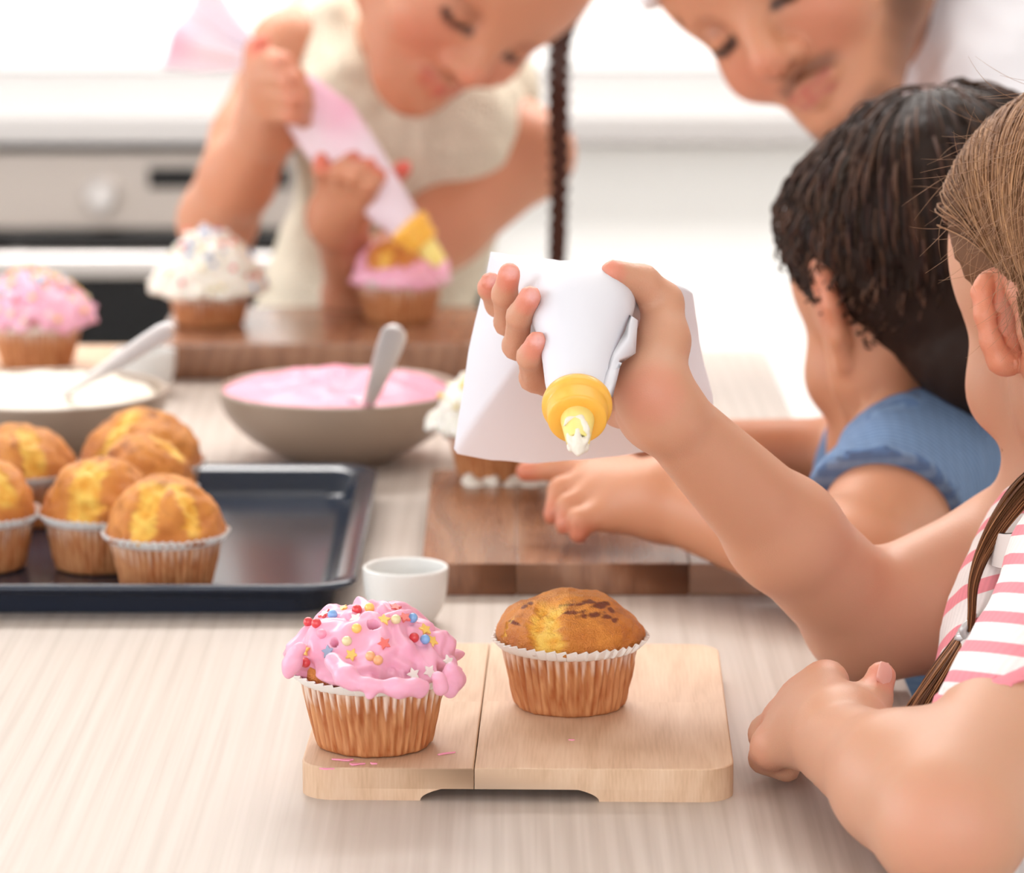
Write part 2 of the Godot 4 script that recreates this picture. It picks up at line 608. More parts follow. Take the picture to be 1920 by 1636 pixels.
func make_materials() -> void:
	mat("wall_white", Color(0.95, 0.945, 0.935), 0.8)
	mat("ceiling_white", Color(0.95, 0.95, 0.94), 0.9)
	mat("floor_tile", Color(0.72, 0.69, 0.65), 0.5)
	mat("cabinet_white", Color(0.95, 0.95, 0.945), 0.35)
	mat("counter_white", Color(0.67, 0.655, 0.65), 0.5)
	mat("steel", Color(0.74, 0.70, 0.67), 0.38, 0.85)
	mat("steel_bright", Color(0.88, 0.86, 0.85), 0.3, 0.85)
	mat("black_glass", Color(0.035, 0.035, 0.04), 0.12)
	mat("glass", Color(0.95, 0.98, 0.98, 0.08), 0.02).transparency = BaseMaterial3D.TRANSPARENCY_ALPHA
	var t := mat("table_laminate", Color(1, 1, 1), 0.42)
	planar(t, wood_image(2048, 512, 3, Color(0.715, 0.66, 0.615), Color(0.775, 0.722, 0.68), Color(0.81, 0.76, 0.722), 150.0, 420.0, 1.6, 2.6, 0.50), Vector3(0.62, 1.0, 0.30))
	var wl := mat("beech", Color(1, 1, 1), 0.55)
	planar(wl, wood_image(512, 512, 21, Color(0.765, 0.615, 0.485), Color(0.84, 0.70, 0.575), Color(0.88, 0.755, 0.64), 9.0, 120.0, 1.2, 1.6, 0.40), Vector3(5.0, 9.0, 3.2), false)

	var we := mat("beech_end", Color(1, 1, 1), 0.6)
	planar(we, wood_image(512, 256, 25, Color(0.68, 0.50, 0.36), Color(0.78, 0.61, 0.46), Color(0.84, 0.69, 0.54), 14.0, 60.0, 3.0, 1.2, 0.5), Vector3(9.0, 16.0, 9.0), false)
	var wd := mat("walnut", Color(1, 1, 1), 0.24)
	wd.metallic_specular = 0.75
	planar(wd, wood_image(512, 512, 31, Color(0.46, 0.29, 0.20), Color(0.58, 0.40, 0.29), Color(0.68, 0.50, 0.38), 14.0, 160.0, 1.0, 1.4, 0.40), Vector3(4.2, 8.0, 2.5), false)
	wd.uv1_offset = Vector3(0.3, 0.1, 0.2)
	mat("ceramic_white", Color(0.88, 0.875, 0.86), 0.28)
	mat("bowl_taupe", Color(0.645, 0.565, 0.495), 0.32)
	mat("bowl_inside", Color(0.80, 0.77, 0.74), 0.25)
	var ip := vertex_mat("icing", 0.34)
	ip.subsurf_scatter_enabled = true
	ip.subsurf_scatter_strength = 0.12
	mat("cream_pink", Color(0.945, 0.595, 0.70), 0.42)
	mat("cream_white", Color(0.93, 0.895, 0.835), 0.4)
	mat("enamel_navy", Color(0.15, 0.18, 0.24), 0.16)
	mat("spoon_steel", Color(0.93, 0.91, 0.90), 0.3, 0.35)
	var cr := vertex_mat("crust", 0.5)
	bumpy(cr, 0.09, 4, 0.10, 24.0)
	vertex_mat("paper_case", 0.55)
	var pw := vertex_mat("paper_frill", 0.6)
	pw.backlight_enabled = true
	pw.backlight = Color(0.35, 0.33, 0.31)
	var sk := vertex_mat("skin", 0.48)
	sk.subsurf_scatter_enabled = true
	sk.subsurf_scatter_strength = 0.16
	bumpy(sk, 0.12, 3, 0.012, 18.0)
	var hr := vertex_mat("hair", 0.55)
	hr.metallic_specular = 0.3
	hr.cull_mode = BaseMaterial3D.CULL_DISABLED
	var bag := vertex_mat("bag_white", 0.5)
	bag.cull_mode = BaseMaterial3D.CULL_DISABLED
	bag.backlight_enabled = true
	bag.backlight = Color(0.2, 0.19, 0.2)
	var y := mat("plastic_yellow", Color(0.985, 0.74, 0.30), 0.35)
	y.subsurf_scatter_enabled = true
	y.subsurf_scatter_strength = 0.15
	var y2 := mat("plastic_pale_yellow", Color(0.99, 0.90, 0.55), 0.35)
	y2.subsurf_scatter_enabled = true
	y2.subsurf_scatter_strength = 0.15
	var pink := Color(0.93, 0.56, 0.60)
	var white := Color(0.94, 0.91, 0.90)
	var sh := mat("shirt_striped", Color(1, 1, 1), 0.85)
	sh.albedo_texture = stripes_image([[0.0, white], [0.62, pink]], 0.0)
	var blue := mat("shirt_blue", Color(1, 1, 1), 0.85)
	blue.albedo_texture = stripes_image([[0.0, Color(0.36, 0.47, 0.63)], [0.5, Color(0.47, 0.57, 0.70)]], 0.0, 64)
	mat("shirt_cream", Color(0.90, 0.86, 0.775), 0.9)
	bumpy(mats["shirt_cream"], 0.05, 2, 0.5, 10.0)
	mat("jacket_white", Color(0.97, 0.96, 0.975), 0.85)
	mat("denim", Color(0.20, 0.25, 0.36), 0.9)
	mat("cotton_white", Color(0.93, 0.90, 0.89), 0.85)
	mat("hem_pink", pink, 0.85)
	mat("tie_silver", Color(0.82, 0.82, 0.82), 0.4, 0.35)
	mat("light_panel", Color(1, 1, 1), 0.6)
	var lp: StandardMaterial3D = mats["light_panel"]
	lp.emission_enabled = true
	lp.emission = Color(1.0, 0.98, 0.95)
	lp.emission_energy_multiplier = 1.2
	mat("fitting_white", Color(0.92, 0.92, 0.91), 0.5)

func bumpy_keep(m: StandardMaterial3D, scale_cm: float) -> void:
	m.roughness = m.roughness + 0.0 * scale_cm

# ---- the room -----------------------------------------------------------------------------------------
func ceiling_panel(p: Vector3, size: Vector2, energy: float, col: Color, label: String) -> void:
	var o := thing("ceiling_light", label, "ceiling light", p)
	var b := Build.new()
	for s in [-1, 1]:
		rbox_into(b, Vector3(size.x + 0.06, 0.04, 0.03), 0.006, Vector3(0, 0, s * (size.y / 2 + 0.015)))
		rbox_into(b, Vector3(0.03, 0.04, size.y), 0.006, Vector3(s * (size.x / 2 + 0.015), 0, 0))
	put("frame", b.done(true, true, true), mats["fitting_white"], o)
	var d := put("diffuser", rbox(Vector3(size.x, 0.012, size.y), 0.004), mats["light_panel"], o)
	d.position.y = -0.004
	var l := AreaLight3D.new()
	l.name = "panel_light"
	l.area_size = size
	l.area_normalize_energy = true
	l.light_energy = energy
	l.light_color = col
	l.shadow_enabled = true
	l.area_range = 12.0
	l.area_attenuation = 2.0
	o.add_child(l)
	l.position.y = -0.03
	l.rotation.x = -PI / 2

func build_room() -> void:
	# inside: x -2.9 .. 2.6, z -5.25 .. 2.2, y 0 .. 2.7; a wide window in the left wall and one in the right wall
	structure("floor", rbox(Vector3(5.9, 0.12, 7.85), 0.004), mats["floor_tile"], Vector3(-0.15, -0.06, -1.525))
	structure("ceiling", rbox(Vector3(5.9, 0.12, 7.85), 0.004), mats["ceiling_white"], Vector3(-0.15, 2.76, -1.525))
	structure("wall_back", rbox(Vector3(5.9, 2.7, 0.2), 0.004), mats["wall_white"], Vector3(-0.15, 1.35, -5.35))
	structure("wall_right", rbox(Vector3(0.2, 2.7, 7.45), 0.004), mats["wall_white"], Vector3(2.7, 1.35, -1.525))
	# the left wall and the wall behind the camera have wide windows
	window_wall("wall_left", 1, Transform3D(Basis(), Vector3(-3.0, 0, 0)), -5.25, 2.2, -3.6, 0.6)
	window_wall("wall_front", 2, Transform3D(Basis(Vector3.UP, PI / 2), Vector3(0, 0, 2.3)), -2.6, 2.9, -1.9, 2.3)

func window_wall(called: String, number: int, where: Transform3D, a0: float, a1: float, z0: float, z1: float) -> void:
	# a wall running along its own z from a0 to a1, with a window from z0 to z1
	var b := Build.new()
	rbox_into(b, Vector3(0.2, 2.7, a1 - z1), 0.004, Vector3(0, 1.35, (a1 + z1) / 2))
	rbox_into(b, Vector3(0.2, 2.7, z0 - a0), 0.004, Vector3(0, 1.35, (z0 + a0) / 2))
	rbox_into(b, Vector3(0.2, 0.95, z1 - z0), 0.004, Vector3(0, 0.475, (z0 + z1) / 2))
	rbox_into(b, Vector3(0.2, 0.35, z1 - z0), 0.004, Vector3(0, 2.525, (z0 + z1) / 2))
	structure(called, b.done(true, true, true), mats["wall_white"]).transform = where
	var w := Node3D.new()
	w.name = "window_%d" % number
	add_child(w)
	w.set_meta("kind", "structure")
	w.transform = where * Transform3D(Basis(), Vector3(0, 1.65, (z0 + z1) / 2))
	var f := Build.new()
	for k in [-1, 1]:
		rbox_into(f, Vector3(0.08, 0.06, z1 - z0), 0.006, Vector3(0, k * 0.67, 0))
	for k in 4:
		rbox_into(f, Vector3(0.08, 1.40, 0.06), 0.006, Vector3(0, 0, (z0 - z1) / 2 + 0.03 + k * (z1 - z0 - 0.06) / 3))
	put("window_frame", f.done(true, true, true), mats["fitting_white"], w)
	for k in 3:
		var pn := put("pane", rbox(Vector3(0.006, 1.30, (z1 - z0) / 3 - 0.06), 0.001), mats["glass"], w)
		pn.position.z = (k - 1) * (z1 - z0 - 0.06) / 3

func build_kitchen() -> void:
	# the run of units along the back wall: oven at the left, white cupboards to the right
	var front := -4.55
	var ox := -0.37                                     # centre of the oven
	# worktop
	var wt := put("worktop", rbox(Vector3(5.3, 0.036, 0.68), 0.004), mats["counter_white"])
	wt.position = Vector3(-0.15, 0.880, -4.89)
	tag(wt, "pale grey-white kitchen worktop running along the back wall", "worktop")
	var up := put("splashback", rbox(Vector3(5.3, 0.62, 0.02), 0.004), mats["cabinet_white"])
	up.position = Vector3(-0.15, 1.209, -5.238)
	tag(up, "glossy white splashback panel on the wall above the worktop", "splashback")
	# cupboards
	var spots := [[-2.35, 0.6], [-1.73, 0.6], [-1.11, 0.6], [0.27, 0.6], [0.89, 0.6], [1.51, 0.6], [2.13, 0.6]]
	var names := ["white base cupboard far left against the back wall", "white base cupboard second from the left wall", "white base cupboard directly left of the oven", "white base cupboard directly right of the oven, behind the bending girl", "white base cupboard behind the hanging dark braid", "white base cupboard behind the boy's head", "white base cupboard at the far right of the back wall"]
	for k in spots.size():
		var c := thing("base_cupboard", names[k], "cupboard", Vector3(spots[k][0], 0, 0), 0.0, "white kitchen base cupboards")
		var bd := put("body", rbox(Vector3(spots[k][1] + 0.012, 0.76, 0.56), 0.003), mats["cabinet_white"], c)
		bd.position = Vector3(0, 0.48, -4.92)
		var pl := put("plinth", rbox(Vector3(spots[k][1] + 0.012, 0.098, 0.03), 0.003), mats["counter_white"], c)
		pl.position = Vector3(0, 0.05, -4.68)
		var d := put("door", rbox(Vector3(spots[k][1] - 0.004, 0.745, 0.02), 0.004), mats["cabinet_white"], c)
		d.position = Vector3(0, 0.482, -4.63)
	# oven
	var o := thing("built_in_oven", "stainless steel built-in oven with knob, display and black glass door", "oven", Vector3(ox, 0, 0))
	var bd2 := put("body", rbox(Vector3(0.598, 0.735, 0.54), 0.004), mats["black_glass"], o)
	bd2.position = Vector3(0, 0.483, -4.92)
	var pp := put("control_panel", rbox(Vector3(0.60, 0.098, 0.03), 0.004), mats["steel"], o)
	pp.position = Vector3(0, 0.802, -4.585)
	var ds := put("display", rbox(Vector3(0.18, 0.026, 0.006), 0.002), mats["black_glass"], o)
	ds.position = Vector3(0.0, 0.818, -4.568)
	for k in [-1, 1]:
		var kn := put("knob", lathe([Vector2(0.023, 0), Vector2(0.023, 0.006), Vector2(0.0195, 0.008), Vector2(0.0185, 0.026), Vector2(0.016, 0.029)], 40), mats["steel_bright"], o)
		kn.rotation.x = PI / 2
		kn.position = Vector3(k * 0.148, 0.797, -4.570)
	var dr := put("door", rbox(Vector3(0.60, 0.60, 0.03), 0.004), mats["black_glass"], o)
	dr.position = Vector3(0, 0.452, -4.585)
	var hb := Build.new()
	rbox_into(hb, Vector3(0.575, 0.030, 0.018), 0.008, Vector3(0, 0, 0.0))
	for k in [-1, 1]:
		rbox_into(hb, Vector3(0.02, 0.02, 0.05), 0.004, Vector3(k * 0.26, 0, -0.026))
	var hd := put("handle", hb.done(true, true, true), mats["steel_bright"], dr)
	hd.position = Vector3(0, 0.262, 0.066)
	var pl2 := put("plinth", rbox(Vector3(0.60, 0.098, 0.03), 0.003), mats["counter_white"], o)
	pl2.position = Vector3(0, 0.05, -4.68)

# ---- cupcakes -----------------------------------------------------------------------------------------
func pleat(th: float, count: int) -> float:          # -1 .. 1, a triangle wave
	var f := fposmod(th / TAU * count, 1.0)
	return 4.0 * absf(f - 0.5) - 1.0

func paper_case(rb: float, rt: float, h: float, pleats: int, sd: int, paleness: float, per := 6) -> ArrayMesh:
	var n := pleats * per
	var nz := noise(1.0, 3, sd)
	var b := Build.new()
	var steps := [[0.0, 0.86, 0.0], [0.0, 0.95, 0.05], [0.04, 1.0, 0.4]]
	for i in 9: steps.append([0.12 + 0.88 * i / 8.0, 1.0, 1.0])
	for s in steps:
		var y: float = h * s[0]
		for i in n:
			var th := TAU * i / n
			var t: float = s[0]
			var jag := nz.get_noise_2d(cos(th) * 2.2, sin(th) * 2.2 + t * 0.8)
			var r: float = lerpf(rb, rt, pow(t, 0.85)) * s[1] + jag * 0.0014
			var pl := pleat(th + 0.02 * jag, pleats)
			r += pl * s[2] * lerpf(0.0004, 0.0011, t)
			var p := Vector3(cos(th) * r, y, sin(th) * r)
			# oily brown paper, paler on the outer folds and near the top
			var f := clampf(0.42 + 0.20 * pl + 0.75 * nz.get_noise_3d(th * 9.0, t * 2.0, 3.0) + 0.35 * nz.get_noise_3d(th * 40.0, t * 30.0, 9.0), 0.0, 1.0)
			var c := lin(0.66, 0.37, 0.185).lerp(lin(0.83, 0.595, 0.40), f)
			var top := smoothstep(0.80, 1.0, t + 0.18 * pl + 0.25 * nz.get_noise_2d(th * 30.0, 5.0))
			c = c.lerp(lin(0.93, 0.86, 0.80), top * paleness)
			b.vert(p, c)
	for r in steps.size() - 1:
		for i in n:
			var j := (i + 1) % n
			b.quad(r * n + i, r * n + j, (r + 1) * n + j, (r + 1) * n + i)
	var m := b.vert(Vector3.ZERO, lin(0.6, 0.36, 0.2))
	for i in n: b.tri(m, (i + 1) % n, i)
	return b.done()

func paper_frill(r0: float, r1: float, y0: float, y1: float, pleats: int, sd: int) -> ArrayMesh:
	var n := pleats * 8
	var nz := noise(1.0, 2, sd + 50)
	var b := Build.new()
	for side in 2:
		for s in 5:
			var t := s / 4.0
			if side == 1: t = 1.0 - t
			for i in n:
				var th := TAU * i / n
				var w := nz.get_noise_2d(cos(th) * 1.5, sin(th) * 1.5)
				var saw := fposmod(th / TAU * pleats + 0.15 * w, 1.0)
				var z := (saw - 0.5) if saw < 0.86 else lerpf(0.36, -0.5, (saw - 0.86) / 0.14)
				var r := lerpf(r0, r1, pow(t, 0.8)) + z * 0.0016 * (0.35 + 0.65 * t) + w * 0.0014 * t
				var y := lerpf(y0, y1, pow(t, 1.5)) - z * 0.0011 * t + w * 0.0012 * t
				if side == 1:
					r -= 0.00022; y += 0.00022
				b.vert(Vector3(cos(th) * r, y, sin(th) * r), lin(0.975, 0.96, 0.94))
	for r in 9:
		for i in n:
			var j := (i + 1) % n
			b.quad(r * n + i, r * n + j, (r + 1) * n + j, (r + 1) * n + i)
	return b.done(true, false)

# a dome: {R, h, y0, lean, sd, cracks: [[angle, half width, from, to, depth]], lump}
func dome_at(d: Dictionary, th: float, t: float, nz: FastNoiseLite) -> Array:
	var ph := t * PI / 2
	var cr := cos(ph)
	var dir := Vector3(cos(th), 0, sin(th))
	var pw: float = d.get("pw", 1.0)
	var r: float = d.R * pow(maxf(cr, 0.0), pw)
	var y: float = d.y0 + d.h * sin(ph)
	if t < 0.0:
		r = d.R * (1.0 + t * 1.35 + t * t * 0.6)
		y = d.y0 + d.h * 0.55 * t
	var p := dir * r + Vector3(0, y, 0)
	var nrm: Vector3 = (dir * maxf(cr, 0.0) * d.h + Vector3(0, sin(ph) * d.R, 0)).normalized()
	var lump: float = nz.get_noise_3dv(p * 38.0 + Vector3.ONE * d.sd) * d.get("lump", 0.0035)
	p += nrm * lump
	p.x += d.get("lean", 0.0) * maxf(t, 0.0) * maxf(t, 0.0)
	return [p, nrm]

func crust_mesh(d: Dictionary, n: int, m: int) -> ArrayMesh:
	var nz := noise(1.0, 3, d.sd)
	var fine := noise(1.0, 4, d.sd + 3)
	var b := Build.new()
	var rows := m + 4
	for k in rows:
		var t := -0.35 + 0.35 * k / 4.0 if k < 4 else float(k - 4) / (m - 1) * 0.995
		for i in n:
			var th := TAU * i / n
			var got := dome_at(d, th, t, nz)
			var p: Vector3 = got[0]
			var nrm: Vector3 = got[1]
			var q := p * 60.0
			var g := fine.get_noise_3dv(q * 3.0)
			var g2 := fine.get_noise_3dv(q + Vector3(9, 2, 5))
			var crack := 0.0
			var depth := 0.0
			for c in d.get("cracks", []):
				var da := absf(angle_difference(th, c[0] + (c[5] * maxf(t, 0.0) if c.size() > 5 else 0.0) + 0.12 * nz.get_noise_2d(t * 9.0, c[0] * 5.0)))
				var wid: float = c[1] * 0.8 * (1.0 + 0.45 * nz.get_noise_2d(t * 5.0 + 4.0, c[0]) + 0.16 * g)
				var span := smoothstep(c[2] - 0.06, c[2] + 0.06, t) * (1.0 - smoothstep(c[3] - 0.10, c[3] + 0.10, t))
				var f := (1.0 - smoothstep(wid * 0.62, wid * 1.10, da * maxf(cos(t * PI / 2), 0.22))) * span
				crack = maxf(crack, f)
				depth = maxf(depth, f * c[4])
			p += nrm * (0.0005 * g - depth * (1.0 + 0.5 * fine.get_noise_3dv(q * 1.6)) + crack * 0.0013 * fine.get_noise_3dv(q * 2.6))
			var tone := clampf(0.35 + 0.5 * maxf(t, 0.0) + 0.55 * g2, 0.0, 1.0)
			var c0 := lin(0.735, 0.40, 0.15).lerp(lin(0.93, 0.62, 0.27), tone)
			var rim := 1.0 - smoothstep(-0.1, 0.22, t)
			c0 = c0.lerp(lin(0.68, 0.35, 0.13), rim * 0.6)
			var burn: float = smoothstep(0.28, 0.42, nz.get_noise_3dv(q * 0.9 + Vector3(3, 7, 1)) + 0.30 * fine.get_noise_3dv(q * 5.0)) * smoothstep(0.3, 0.5, t) * d.get("burn", 0.7)
			for k2 in d.get("flecks", []):               # darker scorched streaks
				var ex: float = angle_difference(th, k2[0]) * cos(t * PI / 2) / k2[2]
				var ey: float = (t - k2[1]) * PI / 2 / k2[3]
				var ed := ex * ex + ey * ey
				if ed < 2.0: burn = maxf(burn, (1.0 - smoothstep(0.3, 1.6, ed + 1.5 * fine.get_noise_3dv(q * 4.0) + 0.9 * g2)) * 0.9)
			c0 = c0.lerp(lin(0.42, 0.15, 0.085), burn)
			var soft := lin(1.0, 0.82, 0.38).lerp(lin(0.95, 0.66, 0.22), clampf(0.45 + 1.3 * fine.get_noise_3dv(q * 1.6), 0.0, 1.0))
			b.vert(p, c0.lerp(soft, crack))
	for r in rows - 1:
		for i in n:
			var j := (i + 1) % n
			b.quad(r * n + i, r * n + j, (r + 1) * n + j, (r + 1) * n + i)
	b.cap(b.v.slice((rows - 1) * n, rows * n), false, lin(0.86, 0.55, 0.22))
	b.cap(b.v.slice(0, n), true, lin(0.6, 0.3, 0.12))
	return b.done()

# icing lies over the dome; o: {thick, ridge, edge, drip, sd, col, holes, from}
func icing_at(d: Dictionary, o: Dictionary, th: float, t: float, nz: FastNoiseLite, iz: FastNoiseLite) -> Array:
	var got := dome_at(d, th, t, nz)
	var p: Vector3 = got[0]
	var nrm: Vector3 = got[1]
	var q: Vector3 = p * o.get("freq", 46.0) + Vector3.ONE * o.sd
	q += Vector3(iz.get_noise_3dv(q * 0.6), iz.get_noise_3dv(q * 0.6 + Vector3(5, 5, 5)), iz.get_noise_3dv(q * 0.6 + Vector3(9, 1, 3))) * 0.9
	var r := absf(iz.get_noise_3dv(q))
	var r2 := iz.get_noise_3dv(q * 2.1 + Vector3(3, 3, 3))
	var edge: float = o.edge + o.drip * iz.get_noise_2d(cos(th) * 2.6 + o.sd, sin(th) * 2.6) * 1.6
	for e in o.get("tongues", []):
		var da := absf(angle_difference(th, e[0]))
		edge -= e[2] * (1.0 - smoothstep(0.0, e[1], da))
	edge = maxf(edge, o.get("lowest", -0.3))
	var mask := smoothstep(edge - 0.05, edge + 0.09, t)
	for e in o.get("gaps", []):                      # places where the cake shows: [angle, t, radius]
		var g := Vector2(angle_difference(th, e[0]) * cos(t * PI / 2), (t - e[1]) * PI / 2).length()
		mask *= smoothstep(e[2] * 0.7, e[2] * 1.15, g + 0.10 * r2)
	var thick: float = o.thick + o.ridge * (r * 1.5 - 0.15) + o.ridge * 0.28 * r2
	thick += o.get("heap", 0.0) * smoothstep(0.35, 1.0, t)
	var lip := 1.0 + 0.5 * exp(-pow((t - edge - 0.12) / 0.10, 2.0))
	var off := lerpf(-0.0035, thick * lip, mask)
	return [p + nrm * off, nrm, mask]

func icing_mesh(d: Dictionary, o: Dictionary, n: int, m: int) -> ArrayMesh:
	var nz := noise(1.0, 3, d.sd)
	var iz := noise(1.0, 2, o.sd)
	var b := Build.new()
	for k in m:
		var t := lerpf(-0.34, 0.995, float(k) / (m - 1))
		for i in n:
			var th := TAU * i / n
			b.vert(icing_at(d, o, th, t, nz, iz)[0], o.col)
	for r in m - 1:
		for i in n:
			var j := (i + 1) % n
			b.quad(r * n + i, r * n + j, (r + 1) * n + j, (r + 1) * n + i)
	b.cap(b.v.slice((m - 1) * n, m * n), false, o.col)
	return b.done()

func star_mesh(r: float, h: float) -> ArrayMesh:
	var b := Build.new()
	var rings := []
	for s in [[0.90, 0.0], [1.0, 0.15], [1.0, 0.75], [0.86, 1.0]]:
		var rr := PackedVector3Array()
		for i in 20:
			var th := TAU * i / 20.0
			var f: float = [1.0, 0.80, 0.52, 0.80][i % 4]
			if i % 4 == 1 or i % 4 == 3: f = 0.70
			rr.append(Vector3(cos(th) * r * f * s[0], h * (s[1] - 0.5), sin(th) * r * f * s[0]))
		rings.append(rr)
	b.loft(rings)
	return b.done(true, false)

func pearl_mesh(r: float) -> Mesh:
	var s := SphereMesh.new()
	s.radius = r; s.height = 2.0 * r
	s.radial_segments = 20; s.rings = 10
	return s

var candy := {}

func candy_mat(called: String, col: Color) -> StandardMaterial3D:
	if not candy.has(called):
		var m := mat("candy_" + called, col, 0.3)
		m.clearcoat_enabled = true
		m.clearcoat = 0.4
		m.clearcoat_roughness = 0.2
		candy[called] = m
	return candy[called]

const CANDY := {"red": Color(0.86, 0.26, 0.28), "coral": Color(0.92, 0.45, 0.42), "blue": Color(0.52, 0.70, 0.90), "yellow": Color(0.97, 0.80, 0.42), "pale": Color(0.90, 0.85, 0.66), "white": Color(0.97, 0.94, 0.91), "grey": Color(0.64, 0.69, 0.80), "orange": Color(0.96, 0.70, 0.50), "pink": Color(0.95, 0.62, 0.72)}

func seat_on(parent: Node3D, mesh: Mesh, called: String, colour: String, p: Vector3, n: Vector3, twist: float, sink: float) -> void:
	var o := put(called, mesh, candy_mat(colour, CANDY[colour]), parent)
	var up := n.normalized()
	var side := up.cross(Vector3(0.3, 0.2, 1.0)).normalized()
	o.transform = Transform3D(Basis(side, up, side.cross(up)).rotated(up, twist), p + up * sink)

func cake(where: Vector3, turn: float, label: String, group: String, d: Dictionary, o: Dictionary = {}, called := "cupcake", fine := false) -> Node3D:
	var c := thing(called, label, "cupcake" if called == "cupcake" else "muffin", where, turn, group)
	var rb: float = d.get("rb", 0.0245)
	var rt: float = d.get("rt", 0.0305)
	var hc: float = d.get("hc", 0.029)
	put("paper_case", paper_case(rb, rt, hc, 46, d.sd, d.get("pale", 0.75), 6 if fine else 4), mats["paper_case"], c)
	put("paper_frill", paper_frill(rt - 0.0004, d.get("rf", 0.0356), hc - 0.0015, hc + d.get("hf", 0.0035), 46, d.sd), mats["paper_frill"], c)
	put("cake_top", crust_mesh(d, 320 if fine else 110, 110 if fine else 36), mats["crust"], c)
	if o.size():
		put("icing", icing_mesh(d, o, 300 if fine else 110, 130 if fine else 44), mats["icing"], c)
	return c

func scatter(c: Node3D, d: Dictionary, o: Dictionary, count: int, sd: int, colours: Array, t0: float, t1: float, th0 := 0.0, th1 := TAU) -> void:
	var r := RandomNumberGenerator.new()
	r.seed = sd
	var nz := noise(1.0, 3, d.sd)
	var iz := noise(1.0, 2, o.sd)
	var star := star_mesh(0.0030, 0.0013)
	var pearl := pearl_mesh(0.0022)
	for i in count:
		var th := r.randf_range(th0, th1)
		var t := lerpf(t0, t1, sqrt(r.randf()) if false else r.randf())
		var got := icing_at(d, o, th, t, nz, iz)
		if got[2] < 0.8: continue
		var col: String = colours[r.randi() % colours.size()]
		if r.randf() < 0.5: seat_on(c, star, "star_sprinkle", col, got[0], got[1], r.randf() * TAU, 0.0003)
		else: seat_on(c, pearl, "sugar_pearl", col, got[0], got[1], 0.0, 0.0008)

func place_on_icing(c: Node3D, d: Dictionary, o: Dictionary, list: Array) -> void:
	# [kind, colour, x, y in the picture, twist]: looked up along the sight line, on the icing itself
	var nz := noise(1.0, 3, d.sd)
	var iz := noise(1.0, 2, o.sd)
	var star := star_mesh(0.0031, 0.0013)
	var pearl := pearl_mesh(0.0022)
	var inv := c.transform.affine_inverse()
	for s in list:
		var eye := inv * EYE
		var dir := (inv * at(s[2], s[3], 1.0) - eye).normalized()
		var best := 1e9
		var found: Array = []
		for k in 60:                                  # coarse look over the dome, then around the best
			for i in 72:
				var got := icing_at(d, o, TAU * i / 72.0, k / 60.0 * 0.98, nz, iz)
				var v: Vector3 = got[0] - eye
				var off := (v - dir * v.dot(dir)).length()
				if off < 0.0016 and v.length() < best and got[1].dot(dir) < 0.25:
					best = v.length()
					found = got
		if found.is_empty(): continue
		if s[0] == "star": seat_on(c, star, "star_sprinkle", s[1], found[0], (found[1] - dir * 0.35).normalized(), s[4], 0.0004)
		else: seat_on(c, pearl, "sugar_pearl", s[1], found[0], found[1], 0.0, 0.0009)

# ---- what stands on the table ------------------------------------------------------------------------
func board_with(called: String, label: String, where: Vector3, turn: float) -> Node3D:
	return thing(called, label, "chopping board", where, turn)

func clip_outline(o: PackedVector2Array, n: Vector2, c: float) -> PackedVector2Array:
	var out := PackedVector2Array()
	for i in o.size():
		var p := o[i]
		var q := o[(i + 1) % o.size()]
		var a := n.dot(p) - c
		var b := n.dot(q) - c
		if a <= 0.0: out.append(p)
		if (a < 0.0) != (b < 0.0): out.append(p.lerp(q, a / (a - b)))
	return out

func bowl_mesh(rim: float, h: float, foot: float) -> ArrayMesh:
	var pr := []
	pr.append(Vector2(0.0005, 0.001))
	pr.append(Vector2(foot - 0.002, 0.0))
	pr.append(Vector2(foot, 0.002))
	for i in 13:
		var t := i / 12.0
		pr.append(Vector2(lerpf(foot, rim, 1.0 - pow(1.0 - t, 1.9)), 0.003 + (h - 0.003) * pow(t, 1.15)))
	pr.append(Vector2(rim + 0.0005, h + 0.0015))
	pr.append(Vector2(rim - 0.001, h + 0.0025))
	pr.append(Vector2(rim - 0.003, h + 0.001))
	for i in 12:
		var t := 1.0 - (i + 1) / 12.0
		pr.append(Vector2(maxf(lerpf(foot, rim, 1.0 - pow(1.0 - t, 1.9)) - 0.004, 0.0005), 0.006 + (h - 0.006) * pow(t, 1.15)))
	pr.append(Vector2(0.0005, 0.006))
	return lathe(pr, 64)

func cream_mesh(r: float, y: float, rise: float, sd: int, bare := 0.0) -> ArrayMesh:
	var nz := noise(1.0, 3, sd)
	var b := Build.new()
	var n := 72
	for k in 26:
		var t := k / 25.0
		for i in n:
			var th := TAU * i / n
			var x := cos(th) * t
			var z := sin(th) * t
			var w := nz.get_noise_2d(x * 2.4, z * 2.4) + 0.5 * absf(nz.get_noise_2d(x * 5.0 + 4.0, z * 5.0))
			var rr := r * t * (1.0 + 0.02 * nz.get_noise_2d(cos(th) * 3.0, sin(th) * 3.0) * t)
			var dip := bare * smoothstep(0.45, 0.95, x) * t * 0.012
			b.vert(Vector3(cos(th) * rr, y + rise * (1.0 - t * t) + w * 0.006 * (1.0 - 0.6 * t) - dip, sin(th) * rr))
	for k in 25:
		for i in n:
			var j := (i + 1) % n
			b.quad(k * n + i, k * n + j, (k + 1) * n + j, (k + 1) * n + i)
	var s := b.v.size()
	for i in n: b.vert(Vector3(cos(TAU * i / n) * r * 0.8, y - 0.018, sin(TAU * i / n) * r * 0.8))
	for i in n:
		var j := (i + 1) % n
		b.quad(25 * n + i, 25 * n + j, s + j, s + i)
	b.cap(b.v.slice(s, s + n), false)
	return b.done()

